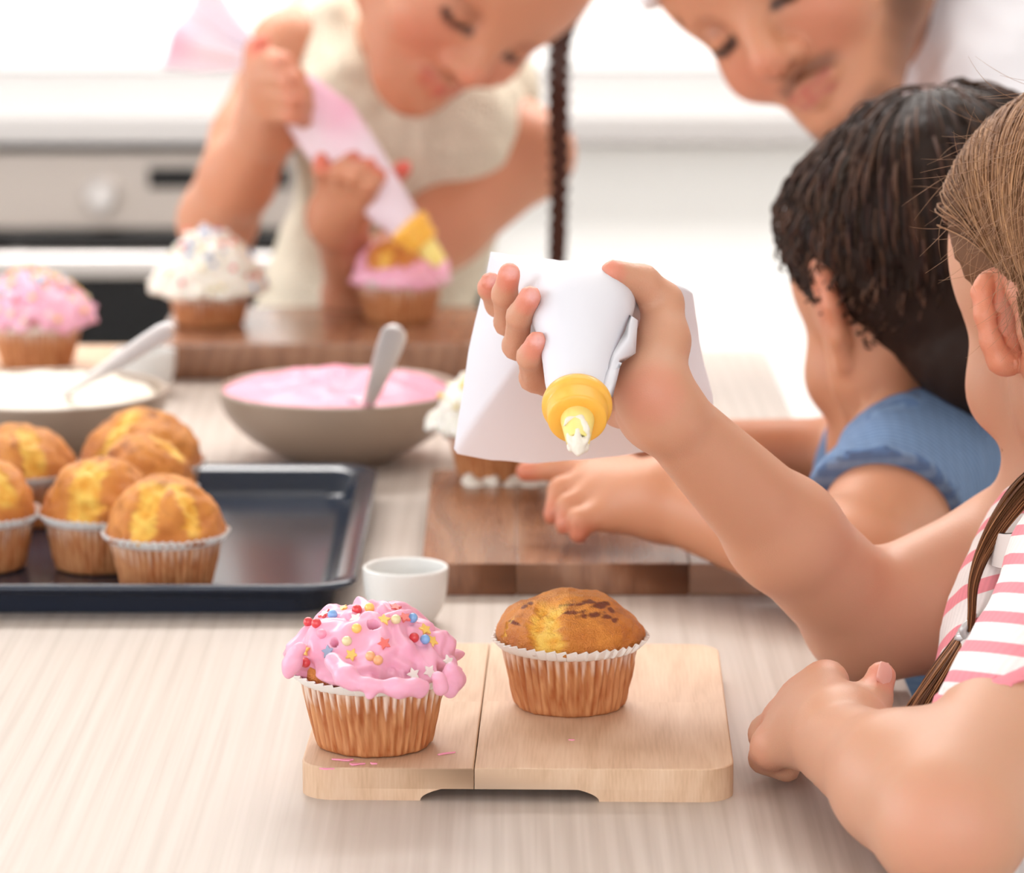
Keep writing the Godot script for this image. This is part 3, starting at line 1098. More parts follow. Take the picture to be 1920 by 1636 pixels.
func spoon(label: String, tip: Vector3, butt: Vector3, w_tip: float, w_butt: float) -> void:
	var o := thing("spoon", label, "spoon", tip)
	var dir := (butt - tip)
	var side := dir.cross(Vector3(0, 0, -1)).normalized()
	var thick := dir.cross(side).normalized()
	var b := Build.new()
	var rings := []
	for s in [[0.0, 0.55], [0.15, 0.62], [0.35, 0.72], [0.6, 0.9], [0.8, 1.0], [0.92, 0.98], [0.97, 0.8], [0.995, 0.45], [1.0, 0.12]]:
		var w: float = lerpf(w_tip, w_butt, s[0]) * s[1]
		rings.append(ring(dir * s[0] + thick * 0.004 * sin(s[0] * PI), side, thick, w, minf(0.0016, w * 0.5), 16))
	b.loft(rings)
	put("handle", b.done(), mats["spoon_steel"], o)
	var b2 := Build.new()
	var r2 := []
	var dn := -dir.normalized()
	for k in 11:
		var t := k / 10.0
		var w := w_butt * 1.75 * sqrt(maxf(0.004, 1.0 - pow(2.0 * t - 1.0, 2.0)))
		r2.append(ring(dn * t * 0.030 - thick * 0.006 * sin(t * PI), side, thick, w, 0.0011, 16))
	b2.loft(r2)
	put("bowl", b2.done(), mats["spoon_steel"], o)

func build_table_things() -> void:
	# ---- the table
	var edge := on(1430, 668).x + 0.004
	var far_z := on(700, 655).z
	var tb := thing("kitchen_table", "long table with a pale fine-grained wood top", "table", Vector3.ZERO)
	var tw := 1.70
	var td := -0.55 - far_z
	var top := put("table_top", rbox(Vector3(tw, 0.038, td), 0.003), mats["table_laminate"], tb)
	top.position = Vector3(edge - tw / 2, TABLE_Y - 0.019, far_z + td / 2)
	for sx in [0, 1]:
		for sz in [0, 1]:
			var lg := put("leg", rbox(Vector3(0.06, TABLE_Y - 0.038, 0.06), 0.004), mats["table_laminate"], tb)
			lg.position = Vector3(edge - 0.12 - sx * (tw - 0.24), (TABLE_Y - 0.038) / 2, far_z + 0.14 + sz * (td - 0.28))
	for s in [0, 1]:
		var ap := put("apron", rbox(Vector3(tw - 0.30, 0.08, 0.02), 0.003), mats["table_laminate"], tb)
		ap.position = Vector3(edge - tw / 2, TABLE_Y - 0.078, far_z + 0.14 + s * (td - 0.28))

	# ---- the small beech board in front: two planks, feet at both ends
	var fb := board_with("chopping_board", "small pale beech board with rounded corners at the front, carrying two cakes", Vector3.ZERO, -0.024)
	var fl := on(560, 1440, 0.0145)
	var fr := on(1376, 1442, 0.0145)
	var bk := on(1347, 1205, 0.0145)
	var bw := fr.x - fl.x
	var bd := fl.z - bk.z
	fb.position = Vector3((fl.x + fr.x) / 2 + 0.003, TABLE_Y, (fl.z + bk.z) / 2)
	var plan := rounded_rect(bw, bd, 0.014)
	var seam := on(905, 1440, 0.0145).x - fb.position.x - 0.001
	var pa := put("plank", slab(clip_outline(plan, Vector2(1, 0), seam - 0.0002), 0.0052, 0.0143, 0.0007), mats["beech"], fb)
	var pb := put("plank", slab(clip_outline(plan, Vector2(-1, 0), -seam - 0.0002), 0.0052, 0.0146, 0.0007), mats["beech"], fb)
	var notch_l := on(800, 1495, 0.0).x - fb.position.x
	var notch_r := on(1135, 1500, 0.0).x - fb.position.x
	for s in [-1, 1]:
		var b := Build.new()
		var rings := []
		for k in 6:                                    # the foot's inner side is a quarter round
			var t := k / 5.0
			var lim: float = (notch_l if s < 0 else -notch_r) + 0.009 * pow(t, 2.2)
			var out := clip_outline(plan, Vector2(-s, 0), lim)
			var rr := PackedVector3Array()
			for p in out: rr.append(Vector3(p.x, 0.0052 * t, p.y))
			rings.append(rr)
		b.loft(rings)
		put("foot", b.done(true, false), mats["beech"], fb)

	var sm := Build.new()
	for q in [[645, 1424, 0.0042, 0.0011, 0.1], [668, 1432, 0.0030, 0.0010, -0.2], [612, 1441, 0.0028, 0.0006, 0.0], [700, 1431, 0.0014, 0.0006, 0.3], [836, 1412, 0.0036, 0.0006, -0.5], [1072, 1387, 0.0012, 0.0004, 0.1]]:
		var outl := PackedVector2Array()
		for i in 16:
			var a := TAU * i / 16.0
			var rr := 1.0 + 0.35 * sin(a * 3.0 + q[0])
			outl.append(Vector2(cos(a) * q[2] * rr, sin(a) * q[3] * rr).rotated(q[4]))
		var n0 := sm.v.size()
		slab_into(sm, outl, -0.0002, 0.0004, 0.0002)
		var off := fb.transform.affine_inverse() * on(q[0], q[1], 0.0147)
		for i in range(n0, sm.v.size()): sm.v[i] += off
	put("icing_smear", sm.done(), mats["cream_pink"], fb).set_meta("kind", "stuff")

	# ---- the boy's dark board, the dark board at the back, the pale board far left
	var d1 := on(790, 1056, 0.0175)
	var d2 := on(842, 880, 0.0175)
	var wb := board_with("chopping_board", "thick dark walnut board in the middle, under the boy's hand", Vector3.ZERO, 0.0)
	var w1 := 0.225
	wb.position = Vector3(d1.x + w1 / 2, TABLE_Y, (d1.z + d2.z) / 2)
	var wpl := rounded_rect(w1, d1.z - d2.z, 0.006)
	var cuts := [-0.062, 0.03]
	for k in 3:                                        # planks glued side by side
		var o := wpl
		if k > 0: o = clip_outline(o, Vector2(-1, 0), -(cuts[k - 1] + 0.00004))
		if k < 2: o = clip_outline(o, Vector2(1, 0), cuts[k] - 0.00004)
		put("plank", slab(o, 0.0, 0.0175, 0.0006, 0.001), mats["walnut"], wb)
	var e1 := on(300, 645, 0.027)
	var e2 := on(290, 574, 0.027)
	var ex := on(905, 640, 0.027).x
	var bb := board_with("chopping_board", "thick dark walnut board at the far edge of the table, carrying two iced cakes", Vector3.ZERO, 0.0)
	bb.position = Vector3((e1.x - 0.006 + ex) / 2, TABLE_Y, (e1.z + e2.z) / 2)
	put("board", slab(rounded_rect(ex - e1.x + 0.006, e1.z - e2.z, 0.020), 0.0, 0.027, 0.002, 0.006), mats["walnut"], bb)
	var g1 := on(262, 702, 0.014)
	var g2 := on(262, 646, 0.014)
	var gb := board_with("chopping_board", "pale beech board at the left edge under a pink iced cake", Vector3.ZERO, 0.0)
	gb.position = Vector3(g1.x - 0.12, TABLE_Y, (g1.z + g2.z) / 2)
	put("board", slab(rounded_rect(0.24, g1.z - g2.z, 0.008), 0.0, 0.014, 0.001, 0.001), mats["beech"], gb)

	# ---- baking tray
	var tr := on(668, 1098, 0.018)
	var tk := on(640, 868, 0.018)
	var w := 0.42
	var dep := tr.z - tk.z
	var ty := thing("baking_tray", "dark navy enamel baking tray holding plain muffins", "baking tray", Vector3(tr.x - w / 2, TABLE_Y, (tr.z + tk.z) / 2))
	var tb2 := Build.new()
	var rings := []
	for s in [[0.020, 0.0012, 0.016], [0.0145, 0.0005, 0.02], [0.0105, 0.012, 0.022], [0.0005, 0.0145, 0.026], [0.0, 0.0165, 0.026], [0.001, 0.0180, 0.026], [0.004, 0.0183, 0.024], [0.0108, 0.0160, 0.020], [0.0125, 0.0150, 0.018], [0.017, 0.0045, 0.016], [0.022, 0.0024, 0.014], [0.0225, 0.0022, 0.014]]:
		var rr := PackedVector3Array()
		for p in rounded_rect(w - 2 * s[0], dep - 2 * s[0], s[2], 8): rr.append(Vector3(p.x, s[1], p.y))
		rings.append(rr)
	tb2.loft(rings)
	put("pan", tb2.done(), mats["enamel_navy"], ty)

	# ---- plain muffins on the tray
	var tray_h := 0.0026
	var mf := [
		[312, 1100, 0.97, 1.30, 11, "plain muffin at the front of the tray, nearest the tray's empty half", [[1.9, 0.30, -0.2, 0.75, 0.0012], [0.95, 0.20, 0.1, 0.8, 0.001]], 0.0],
		[186, 1062, 0.93, 1.35, 12, "plain muffin on the tray with a broad yellow split, just left of the front muffin", [[1.75, 0.42, -0.1, 0.85, 0.0012]], 0.002],
		[-34, 1062, 0.95, 1.35, 13, "plain lumpy muffin on the tray cut off by the left edge of the picture", [[0.9, 0.3, 0.2, 0.9, 0.002]], -0.002],
		[45, 978, 0.96, 1.15, 14, "plain muffin in the second row at the left, with a yellow stripe down its dome", [[1.2, 0.28, 0.1, 0.85, 0.0012]], 0.0],
		[272, 1016, 0.90, 1.35, 15, "brown muffin in the middle of the tray half hidden behind the front two", [[0.3, 0.25, 0.4, 0.9, 0.001]], 0.002],
		[268, 960, 1.08, 1.32, 16, "rearmost muffin on the tray with a split dome, in front of the bowls", [[2.2, 0.25, 0.1, 0.85, 0.0014]], 0.004],
	]
	for m in mf:
		var p := on(m[0], m[1], tray_h)
		var k: float = m[2]
		cake(p, 0.0, m[5], "plain muffins on the baking tray", {"R": 0.0325 * k, "h": 0.0245 * m[3], "y0": 0.0285, "sd": m[4], "cracks": m[6], "lean": m[7], "lump": 0.004, "pw": 1.05, "burn": 0.45, "rb": 0.0245 * k, "rt": 0.0300 * k, "rf": 0.0350 * k, "pale": 0.55, "hc": 0.0275}, {}, "muffin")

	# ---- the two cakes on the beech board
	cake(on(1068, 1320, 0.0146), 0.0, "plain golden muffin with a torn yellow split on the front beech board", "", {"R": 0.0332, "h": 0.0222, "y0": 0.0300, "sd": 5, "cracks": [[1.86, 0.29, -0.4, 0.68, 0.0019, 0.42], [2.75, 0.05, -0.2, 0.35, 0.0012]], "lump": 0.0028, "burn": 0.25, "flecks": [[1.55, 0.69, 0.20, 0.05], [0.98, 0.71, 0.10, 0.07], [0.73, 0.63, 0.16, 0.06], [1.52, 0.575, 0.26, 0.045], [1.15, 0.525, 0.18, 0.06], [0.72, 0.41, 0.06, 0.05], [0.60, 0.54, 0.05, 0.06], [2.66, 0.335, 0.17, 0.03], [2.88, 0.62, 0.08, 0.05], [2.84, 0.55, 0.07, 0.05], [0.84, 0.47, 0.10, 0.04]], "pale": 0.55}, {}, "muffin", true)
	var pd := {"R": 0.0318, "h": 0.0275, "y0": 0.0305, "sd": 6, "lump": 0.003, "rb": 0.0245, "rt": 0.0308, "hc": 0.0305, "rf": 0.0365, "pale": 0.8, "pw": 0.9}
	var po := {"thick": 0.0038, "ridge": 0.0054, "edge": 0.06, "drip": 0.07, "sd": 4, "lowest": 0.03, "col": lin(0.965, 0.69, 0.79), "freq": 27.0,
		"tongues": [[1.05, 0.30, 0.08], [3.3, 0.35, 0.10]],
		"gaps": [[2.45, 0.02, 0.26], [1.95, -0.05, 0.2], [1.42, -0.02, 0.16], [2.1, 0.42, 0.05], [1.62, 0.38, 0.045], [1.5, 0.62, 0.05]]}
	var pc := cake(on(702, 1393, 0.0146), 0.0, "cupcake heaped with pink icing, stars and pearls on the front beech board", "", pd, po, "cupcake", true)
	var sx := []
	for s in [["star", "coral", 410, 240, 0.2], ["pearl", "blue", 515, 235, 0], ["pearl", "red", 740, 195, 0], ["pearl", "yellow", 825, 175, 0], ["star", "white", 705, 255, 0.5], ["star", "coral", 1075, 165, 0.1],
		["star", "yellow", 965, 275, 0.0], ["pearl", "pale", 1045, 285, 0], ["star", "coral", 1165, 295, 0.7], ["pearl", "blue", 1237, 290, 0], ["pearl", "red", 360, 315, 0], ["pearl", "red", 275, 330, 0],
		["pearl", "pink", 405, 405, 0], ["pearl", "yellow", 722, 365, 0], ["pearl", "pale", 625, 465, 0], ["star", "coral", 965, 490, 0.3], ["pearl", "red", 1250, 450, 0], ["pearl", "blue", 1335, 452, 0],
		["star", "yellow", 1355, 400, 0.9], ["star", "yellow", 1420, 480, 0.2], ["pearl", "red", 268, 660, 0], ["star", "yellow", 245, 580, 0.4], ["star", "grey", 435, 590, 0.6], ["star", "yellow", 680, 610, 0.2],
		["pearl", "orange", 840, 595, 0], ["pearl", "orange", 935, 650, 0], ["star", "white", 1205, 770, 0.1], ["star", "white", 1358, 735, 0.8], ["star", "white", 1520, 700, 0.4], ["star", "yellow", 1050, 960, 0.3], ["star", "yellow", 590, 170, 0.5]]:
		sx.append([s[0], s[1], 520 + s[2] / 4.811, 1100 + s[3] / 4.811, s[4]])
	place_on_icing(pc, pd, po, sx)

	# icing that has run down over the paper
	var run := Field.new()
	run.base = po.col
	run.noise = noise(90.0, 2, 3); run.amp = 0.0008
	var inv := pc.transform.affine_inverse()
	for q in [[[846, 1258, 0.0046], [850, 1272, 0.0050], [843, 1292, 0.0042]], [[822, 1272, 0.0040], [826, 1290, 0.0036]], [[562, 1215, 0.0036], [548, 1242, 0.0040], [541, 1262, 0.0026]],
		[[625, 1240, 0.0048], [648, 1268, 0.0046], [662, 1284, 0.0030]], [[690, 1282, 0.0034], [745, 1290, 0.0032], [795, 1286, 0.0030]], [[745, 1288, 0.0034], [752, 1294, 0.0028]], [[775, 1288, 0.0034], [786, 1298, 0.0024]], [[695, 1290, 0.0022], [693, 1303, 0.0018]]]:
		var last := Vector3.ZERO
		for k in q.size():
			var d := 1.5475 - sqrt(maxf(0.00115 - pow((q[k][0] - 702.0) / 4370.0, 2.0), 0.0)) + (0.008 if k == 0 and q[k][1] < 1250 else 0.0015)
			var p := inv * at(q[k][0], q[k][1], d)
			if k > 0: run.bone(last, p, q[k - 1][2] * 0.8, q[k][2] * 0.86, 0.005)
			last = p
	put("icing_drip", run.mesh(0.0009), mats["icing"], pc)

	# ---- iced cakes further back
	var wd := {"R": 0.0360, "h": 0.041, "y0": 0.0245, "sd": 22, "pw": 1.55, "hc": 0.0215, "rt": 0.0285, "rf": 0.032}
	var wo := {"thick": 0.004, "ridge": 0.005, "edge": -0.10, "drip": 0.06, "sd": 9, "col": lin(0.95, 0.92, 0.87), "freq": 50.0}
	var wc := cake(on(394, 606, 0.027), 0.0, "cupcake with tall white icing and pale sprinkles on the far dark board", "", wd, wo)
	scatter(wc, wd, wo, 120, 3, ["red", "coral", "white", "grey", "blue", "pale", "white"], 0.05, 0.95)
	var hd := {"R": 0.0305, "h": 0.030, "y0": 0.031, "sd": 23, "burn": 0.2, "cracks": [[2.0, 0.2, 0.2, 0.6, 0.0008]]}
	var ho := {"thick": 0.0045, "ridge": 0.003, "edge": -0.2, "drip": 0.04, "sd": 14, "col": lin(0.965, 0.70, 0.79), "freq": 50.0, "gaps": [[1.75, 1.0, 1.32], [2.4, 0.85, 1.0]]}
	cake(on(750, 600, 0.027), 0.0, "cupcake being piped with a ring of pink icing, at the far dark board", "", hd, ho)
	var ld := {"R": 0.0330, "h": 0.030, "y0": 0.031, "sd": 24, "lean": -0.002}
	var lo := {"thick": 0.005, "ridge": 0.0045, "edge": -0.02, "drip": 0.10, "sd": 19, "col": lin(0.975, 0.72, 0.81), "freq": 45.0, "tongues": [[0.7, 0.6, 0.22]]}
	var lc := cake(on(70, 684, 0.014), 0.0, "cupcake with pink icing and many sprinkles on the pale board at the left edge", "", ld, lo)
	scatter(lc, ld, lo, 150, 8, ["yellow", "pale", "blue", "grey", "orange", "yellow", "red", "white"], 0.1, 0.98)
	var bd2 := {"R": 0.033, "h": 0.026, "y0": 0.031, "sd": 25, "lean": -0.010, "rb": 0.0235}
	var bo := {"thick": 0.0050, "ridge": 0.005, "edge": -0.18, "drip": 0.12, "sd": 27, "col": lin(0.93, 0.91, 0.86), "freq": 34.0}
	var bc := cake(on(936, 893, 0.0175), 0.0, "white iced cupcake on the middle dark board, mostly hidden behind the piping bag", "", bd2, bo)
	scatter(bc, bd2, bo, 45, 5, ["yellow", "yellow", "white", "pale"], 0.0, 0.9)
	var smear := Build.new()
	for k in 16:
		var q := on(880 + k * 9.5, 905 + 5 * sin(k * 1.7), 0.0175) - on(936, 893, 0.0175)
		lathe_into(smear, [Vector2(0.0004, 0.004), Vector2(0.0024, 0.003), Vector2(0.0034, 0.0008), Vector2(0.0036, -0.0002)], 12)
		for i in range(smear.v.size() - (12 * 4 + 13 + 13), smear.v.size()):
			smear.v[i] = smear.v[i] * Vector3(1.4 + 0.4 * sin(k * 2.3), 1.0 + 0.5 * cos(k * 1.3), 1.2) + q
	put("icing_smear", smear.done(true, true), mats["cream_white"], bc)

	# ---- bowls and spoons
	var pb2 := thing("mixing_bowl", "taupe bowl full of pink icing", "bowl", on(640, 860))
	put("bowl", bowl_mesh(0.0775, 0.0445, 0.034), mats["bowl_taupe"], pb2)
	put("icing", cream_mesh(0.0755, 0.0450, 0.009, 5, 0.3), mats["cream_pink"], pb2)
	var lb := thing("mixing_bowl", "taupe bowl of white icing at the left edge behind the muffins", "bowl", on(88, 864))
	put("bowl", bowl_mesh(0.0775, 0.0445, 0.034), mats["bowl_taupe"], lb)
	put("icing", cream_mesh(0.0750, 0.0445, 0.005, 8, 0.5), mats["cream_white"], lb)
	spoon("steel spoon standing in the bowl of pink icing", on(690, 758, 0.047), at(744, 612, 2.14), 0.0072, 0.0080)
	spoon("steel spoon leaning in the bowl of white icing", on(112, 744, 0.047), at(325, 610, 2.16), 0.0050, 0.0058)
	# ---- small cups
	var cupm := lathe([Vector2(0.0005, 0.001), Vector2(0.0120, 0.0), Vector2(0.0150, 0.002), Vector2(0.0192, 0.0085), Vector2(0.0212, 0.017), Vector2(0.0219, 0.0255), Vector2(0.0221, 0.0288), Vector2(0.0219, 0.0298), Vector2(0.0212, 0.0303), Vector2(0.0203, 0.0299), Vector2(0.0198, 0.0288), Vector2(0.0192, 0.017), Vector2(0.0170, 0.0085), Vector2(0.012, 0.004), Vector2(0.0005, 0.0035)], 72)
	tag(put("small_cup", cupm, mats["ceramic_white"]), "small white ceramic cup standing behind the pink iced cupcake", "cup").position = on(761, 1168)
	var c2 := put("small_cup", cupm, mats["ceramic_white"])
	tag(c2, "small white ceramic cup between the white icing bowl and the far dark board", "cup").position = on(272, 735)

# ---- people -------------------------------------------------------------------------------------------
const CM := 0.01

func skin_field(tone: Color) -> Field:
	var f := Field.new()
	f.base = tone
	return f

# head in head units (about a centimetre each): f forward, u up, l to the subject's left
func head(fd: Field, c: Vector3, f: Vector3, u: Vector3, s: float, child: bool, lip: Color, brow: Color, eyes_open := 0.0) -> Array:
	f = f.normalized()
	u = (u - f * f.dot(u)).normalized()
	var l := u.cross(f)
	var k := s * CM
	var low := 0.86 if child else 1.0
	var g := func(x: float, y: float, z: float) -> Vector3: return c + (f * x + u * (y if y > -1.0 else -1.0 + (y + 1.0) * low) + l * z) * k
	fd.bone(g.call(-2.2, 2.8, 0), g.call(2.6, 2.8, 0), 7.6 * k, 7.3 * k, 2.0 * k)
	fd.ball(g.call(4.4, 3.6, 0), 5.2 * k, 2.0 * k)
	fd.bone(g.call(5.4, -1.5, 0), g.call(6.0, -6.2, 0), 3.9 * k, 3.1 * k, 2.4 * k)
	fd.bone(g.call(7.5, 0.8, 2.9), g.call(7.5, 0.8, -2.9), 1.35 * k, 1.35 * k, 1.4 * k)
	for z in [-1.0, 1.0]:
		fd.ball(g.call(6.0, -3.4, z * 3.5), (2.6 if child else 2.5) * k, 1.8 * k)
		fd.bone(g.call(0.6, -5.0, z * 4.7), g.call(6.4, -9.2, z * 1.4), 2.1 * k, 1.9 * k, 2.2 * k)
		fd.bone(g.call(0.2, -1.0, z * 5.0), g.call(0.6, -5.4, z * 4.6), 2.3 * k, 2.0 * k, 2.0 * k)
	fd.ball(g.call(7.4, -9.4, 0), 1.75 * k, 1.6 * k)
	for z in [-1.0, 1.0]:
		fd.bone(g.call(9.5, -0.3, z * 3.1), g.call(9.3, -0.4, z * 3.3), 1.25 * k, 1.25 * k, 1.0 * k, Vector3.ZERO, 1.0, true)
		fd.ball(g.call(7.75, -0.55, z * 3.1), 1.35 * k, 0.5 * k)
		fd.ball(g.call(9.5, -4.0, z * 1.1), 0.78 * k, 0.6 * k)
	fd.bone(g.call(8.7, 0.4, 0), g.call(10.5 if child else 11.0, -3.5, 0), 0.75 * k, (1.0 if child else 1.15) * k, 1.0 * k)
	for z in [-1.0, 1.0]:
		fd.bone(g.call(9.35, -6.15, 0.25 * z), g.call(8.75, -6.45, z * 2.0), 0.50 * k, 0.28 * k, 0.5 * k)
		fd.bone(g.call(9.15, -7.15, 0.0), g.call(8.65, -6.75, z * 1.7), 0.58 * k, 0.30 * k, 0.5 * k)
		# ears
		var e := [g.call(0.4, -0.6, z * 6.9), g.call(0.2, 0.7, z * 7.4), g.call(-0.9, 1.3, z * 7.9), g.call(-2.0, 0.4, z * 8.2), g.call(-2.1, -1.5, z * 8.0), g.call(-1.4, -3.4, z * 7.5), g.call(-0.6, -4.9, z * 6.9)]
		fd.chain(e, [0.42 * k, 0.45 * k, 0.46 * k, 0.48 * k, 0.48 * k, 0.5 * k, 0.62 * k], 0.5 * k)
		fd.bone(g.call(-0.8, -0.1, z * 7.4), g.call(-0.6, -3.4, z * 7.0), 1.35 * k, 0.9 * k, 0.5 * k, l, 3.2)
		fd.spot(g.call(-0.9, 0.2, z * 7.8), 3.6 * k, fd.base.lerp(lin(0.86, 0.46, 0.38), 0.6), 0.55)
		fd.spot(g.call(8.0, -3.8, z * 3.4), 3.4 * k, fd.base.lerp(lin(0.86, 0.44, 0.38), 0.5), 0.45)
		for q in 7:
			var t := q / 6.0
			fd.spot(g.call(8.9 - 0.7 * t, 1.9 + 0.5 * sin(t * PI), z * (1.4 + 3.3 * t)), 0.60 * k, brow, 0.75)
			fd.spot(g.call(9.05 - 0.5 * t, -1.0 - 0.25 * sin(t * PI), z * (1.8 + 2.6 * t)), 0.50 * k, lin(0.20, 0.11, 0.08), 1.4)
			fd.spot(g.call(9.0 - 0.5 * t, 0.1, z * (1.8 + 2.6 * t)), 0.75 * k, fd.base.lerp(lin(0.5, 0.28, 0.2), 0.5), 0.5)
		fd.spot(g.call(10.2, -4.5, z * 0.75), 0.45 * k, lin(0.35, 0.14, 0.1), 0.9)
		for q in 5:
			fd.spot(g.call(9.55 - 0.17 * q, -6.35, z * 0.40 * q), 0.55 * k, lip, 0.9)
			fd.spot(g.call(9.5 - 0.17 * q, -7.05, z * 0.32 * q), 0.55 * k, lip, 0.8)
	fd.spot(g.call(11.4, -3.8, 0), 1.7 * k, fd.base.lerp(lin(0.88, 0.48, 0.40), 0.5), 0.6)
	return [f, u, l, k, g]

func strand_mesh(list: Array, cols: Array, r0: float, sides := 3) -> ArrayMesh:       # thin tapering tubes, all in one mesh
	var b := Build.new()
	for s in list.size():
		var path: PackedVector3Array = list[s]
		var n := path.size()
		var side := Vector3.ZERO
		var base := b.v.size()
		for i in n:
			var t: Vector3 = (path[mini(i + 1, n - 1)] - path[maxi(i - 1, 0)]).normalized()
			if side == Vector3.ZERO: side = t.cross(Vector3(0.31, 0.77, 0.55)).normalized()
			side = (side - t * side.dot(t)).normalized()
			var up := t.cross(side)
			var q := float(i) / (n - 1)
			var r := r0 * (0.35 + 0.65 * minf(1.0, 3.0 * (1.0 - q)))
			for k in sides:
				var a := TAU * k / sides
				b.vert(path[i] + (side * cos(a) + up * sin(a)) * r, cols[s])
		for i in n - 1:
			for k in sides:
				var j := (k + 1) % sides
				b.quad(base + i * sides + k, base + i * sides + j, base + (i + 1) * sides + j, base + (i + 1) * sides + k)
	return b.done()

func radial_map(fd: Field, o: Vector3) -> PackedFloat32Array:      # distance of the surface from o, by latitude and longitude
	var out := PackedFloat32Array()
	for i in 33:
		for j in 65:
			var la := (i / 32.0 - 0.5) * PI
			var lo := j / 64.0 * TAU
			out.append(fd.reach_from(o, Vector3(cos(la) * cos(lo), sin(la), cos(la) * sin(lo)), 0.2))
	return out

func radial(map: PackedFloat32Array, d: Vector3) -> float:
	var x := (asin(clampf(d.y, -1.0, 1.0)) / PI + 0.5) * 32.0
	var y := fposmod(atan2(d.z, d.x), TAU) / TAU * 64.0
	var i := clampi(int(x), 0, 31)
	var j := clampi(int(y), 0, 63)
	var a := lerpf(map[i * 65 + j], map[i * 65 + j + 1], y - j)
	var b := lerpf(map[i * 65 + 65 + j], map[i * 65 + 66 + j], y - j)
	return lerpf(a, b, x - i)

func nail(parent: Node3D, p: Vector3, along: Vector3, out: Vector3, w: float, h: float, col := Color(0.90, 0.66, 0.60)) -> void:
	var b := Build.new()
	var y := along.normalized()
	var z := (out - y * out.dot(y)).normalized()
	var x := y.cross(z)
	var rings := []
	for k in 9:
		var t := k / 8.0 * 2.0 - 1.0
		var ww := w * pow(maxf(1.0 - pow(absf(t), 4.0), 0.0001), 0.5)
		rings.append(ring(p + y * t * h - z * 0.15 * w * t * t, x, z, ww, w * 0.28, 14))
	b.loft(rings)
	if not mats.has("nail"):
		mat("nail", col, 0.28)
	put("nail", b.done(), mats["nail"], parent)

func build_people() -> void:
	build_girl_near()
	build_boy()
	build_man()
	build_girl_back()

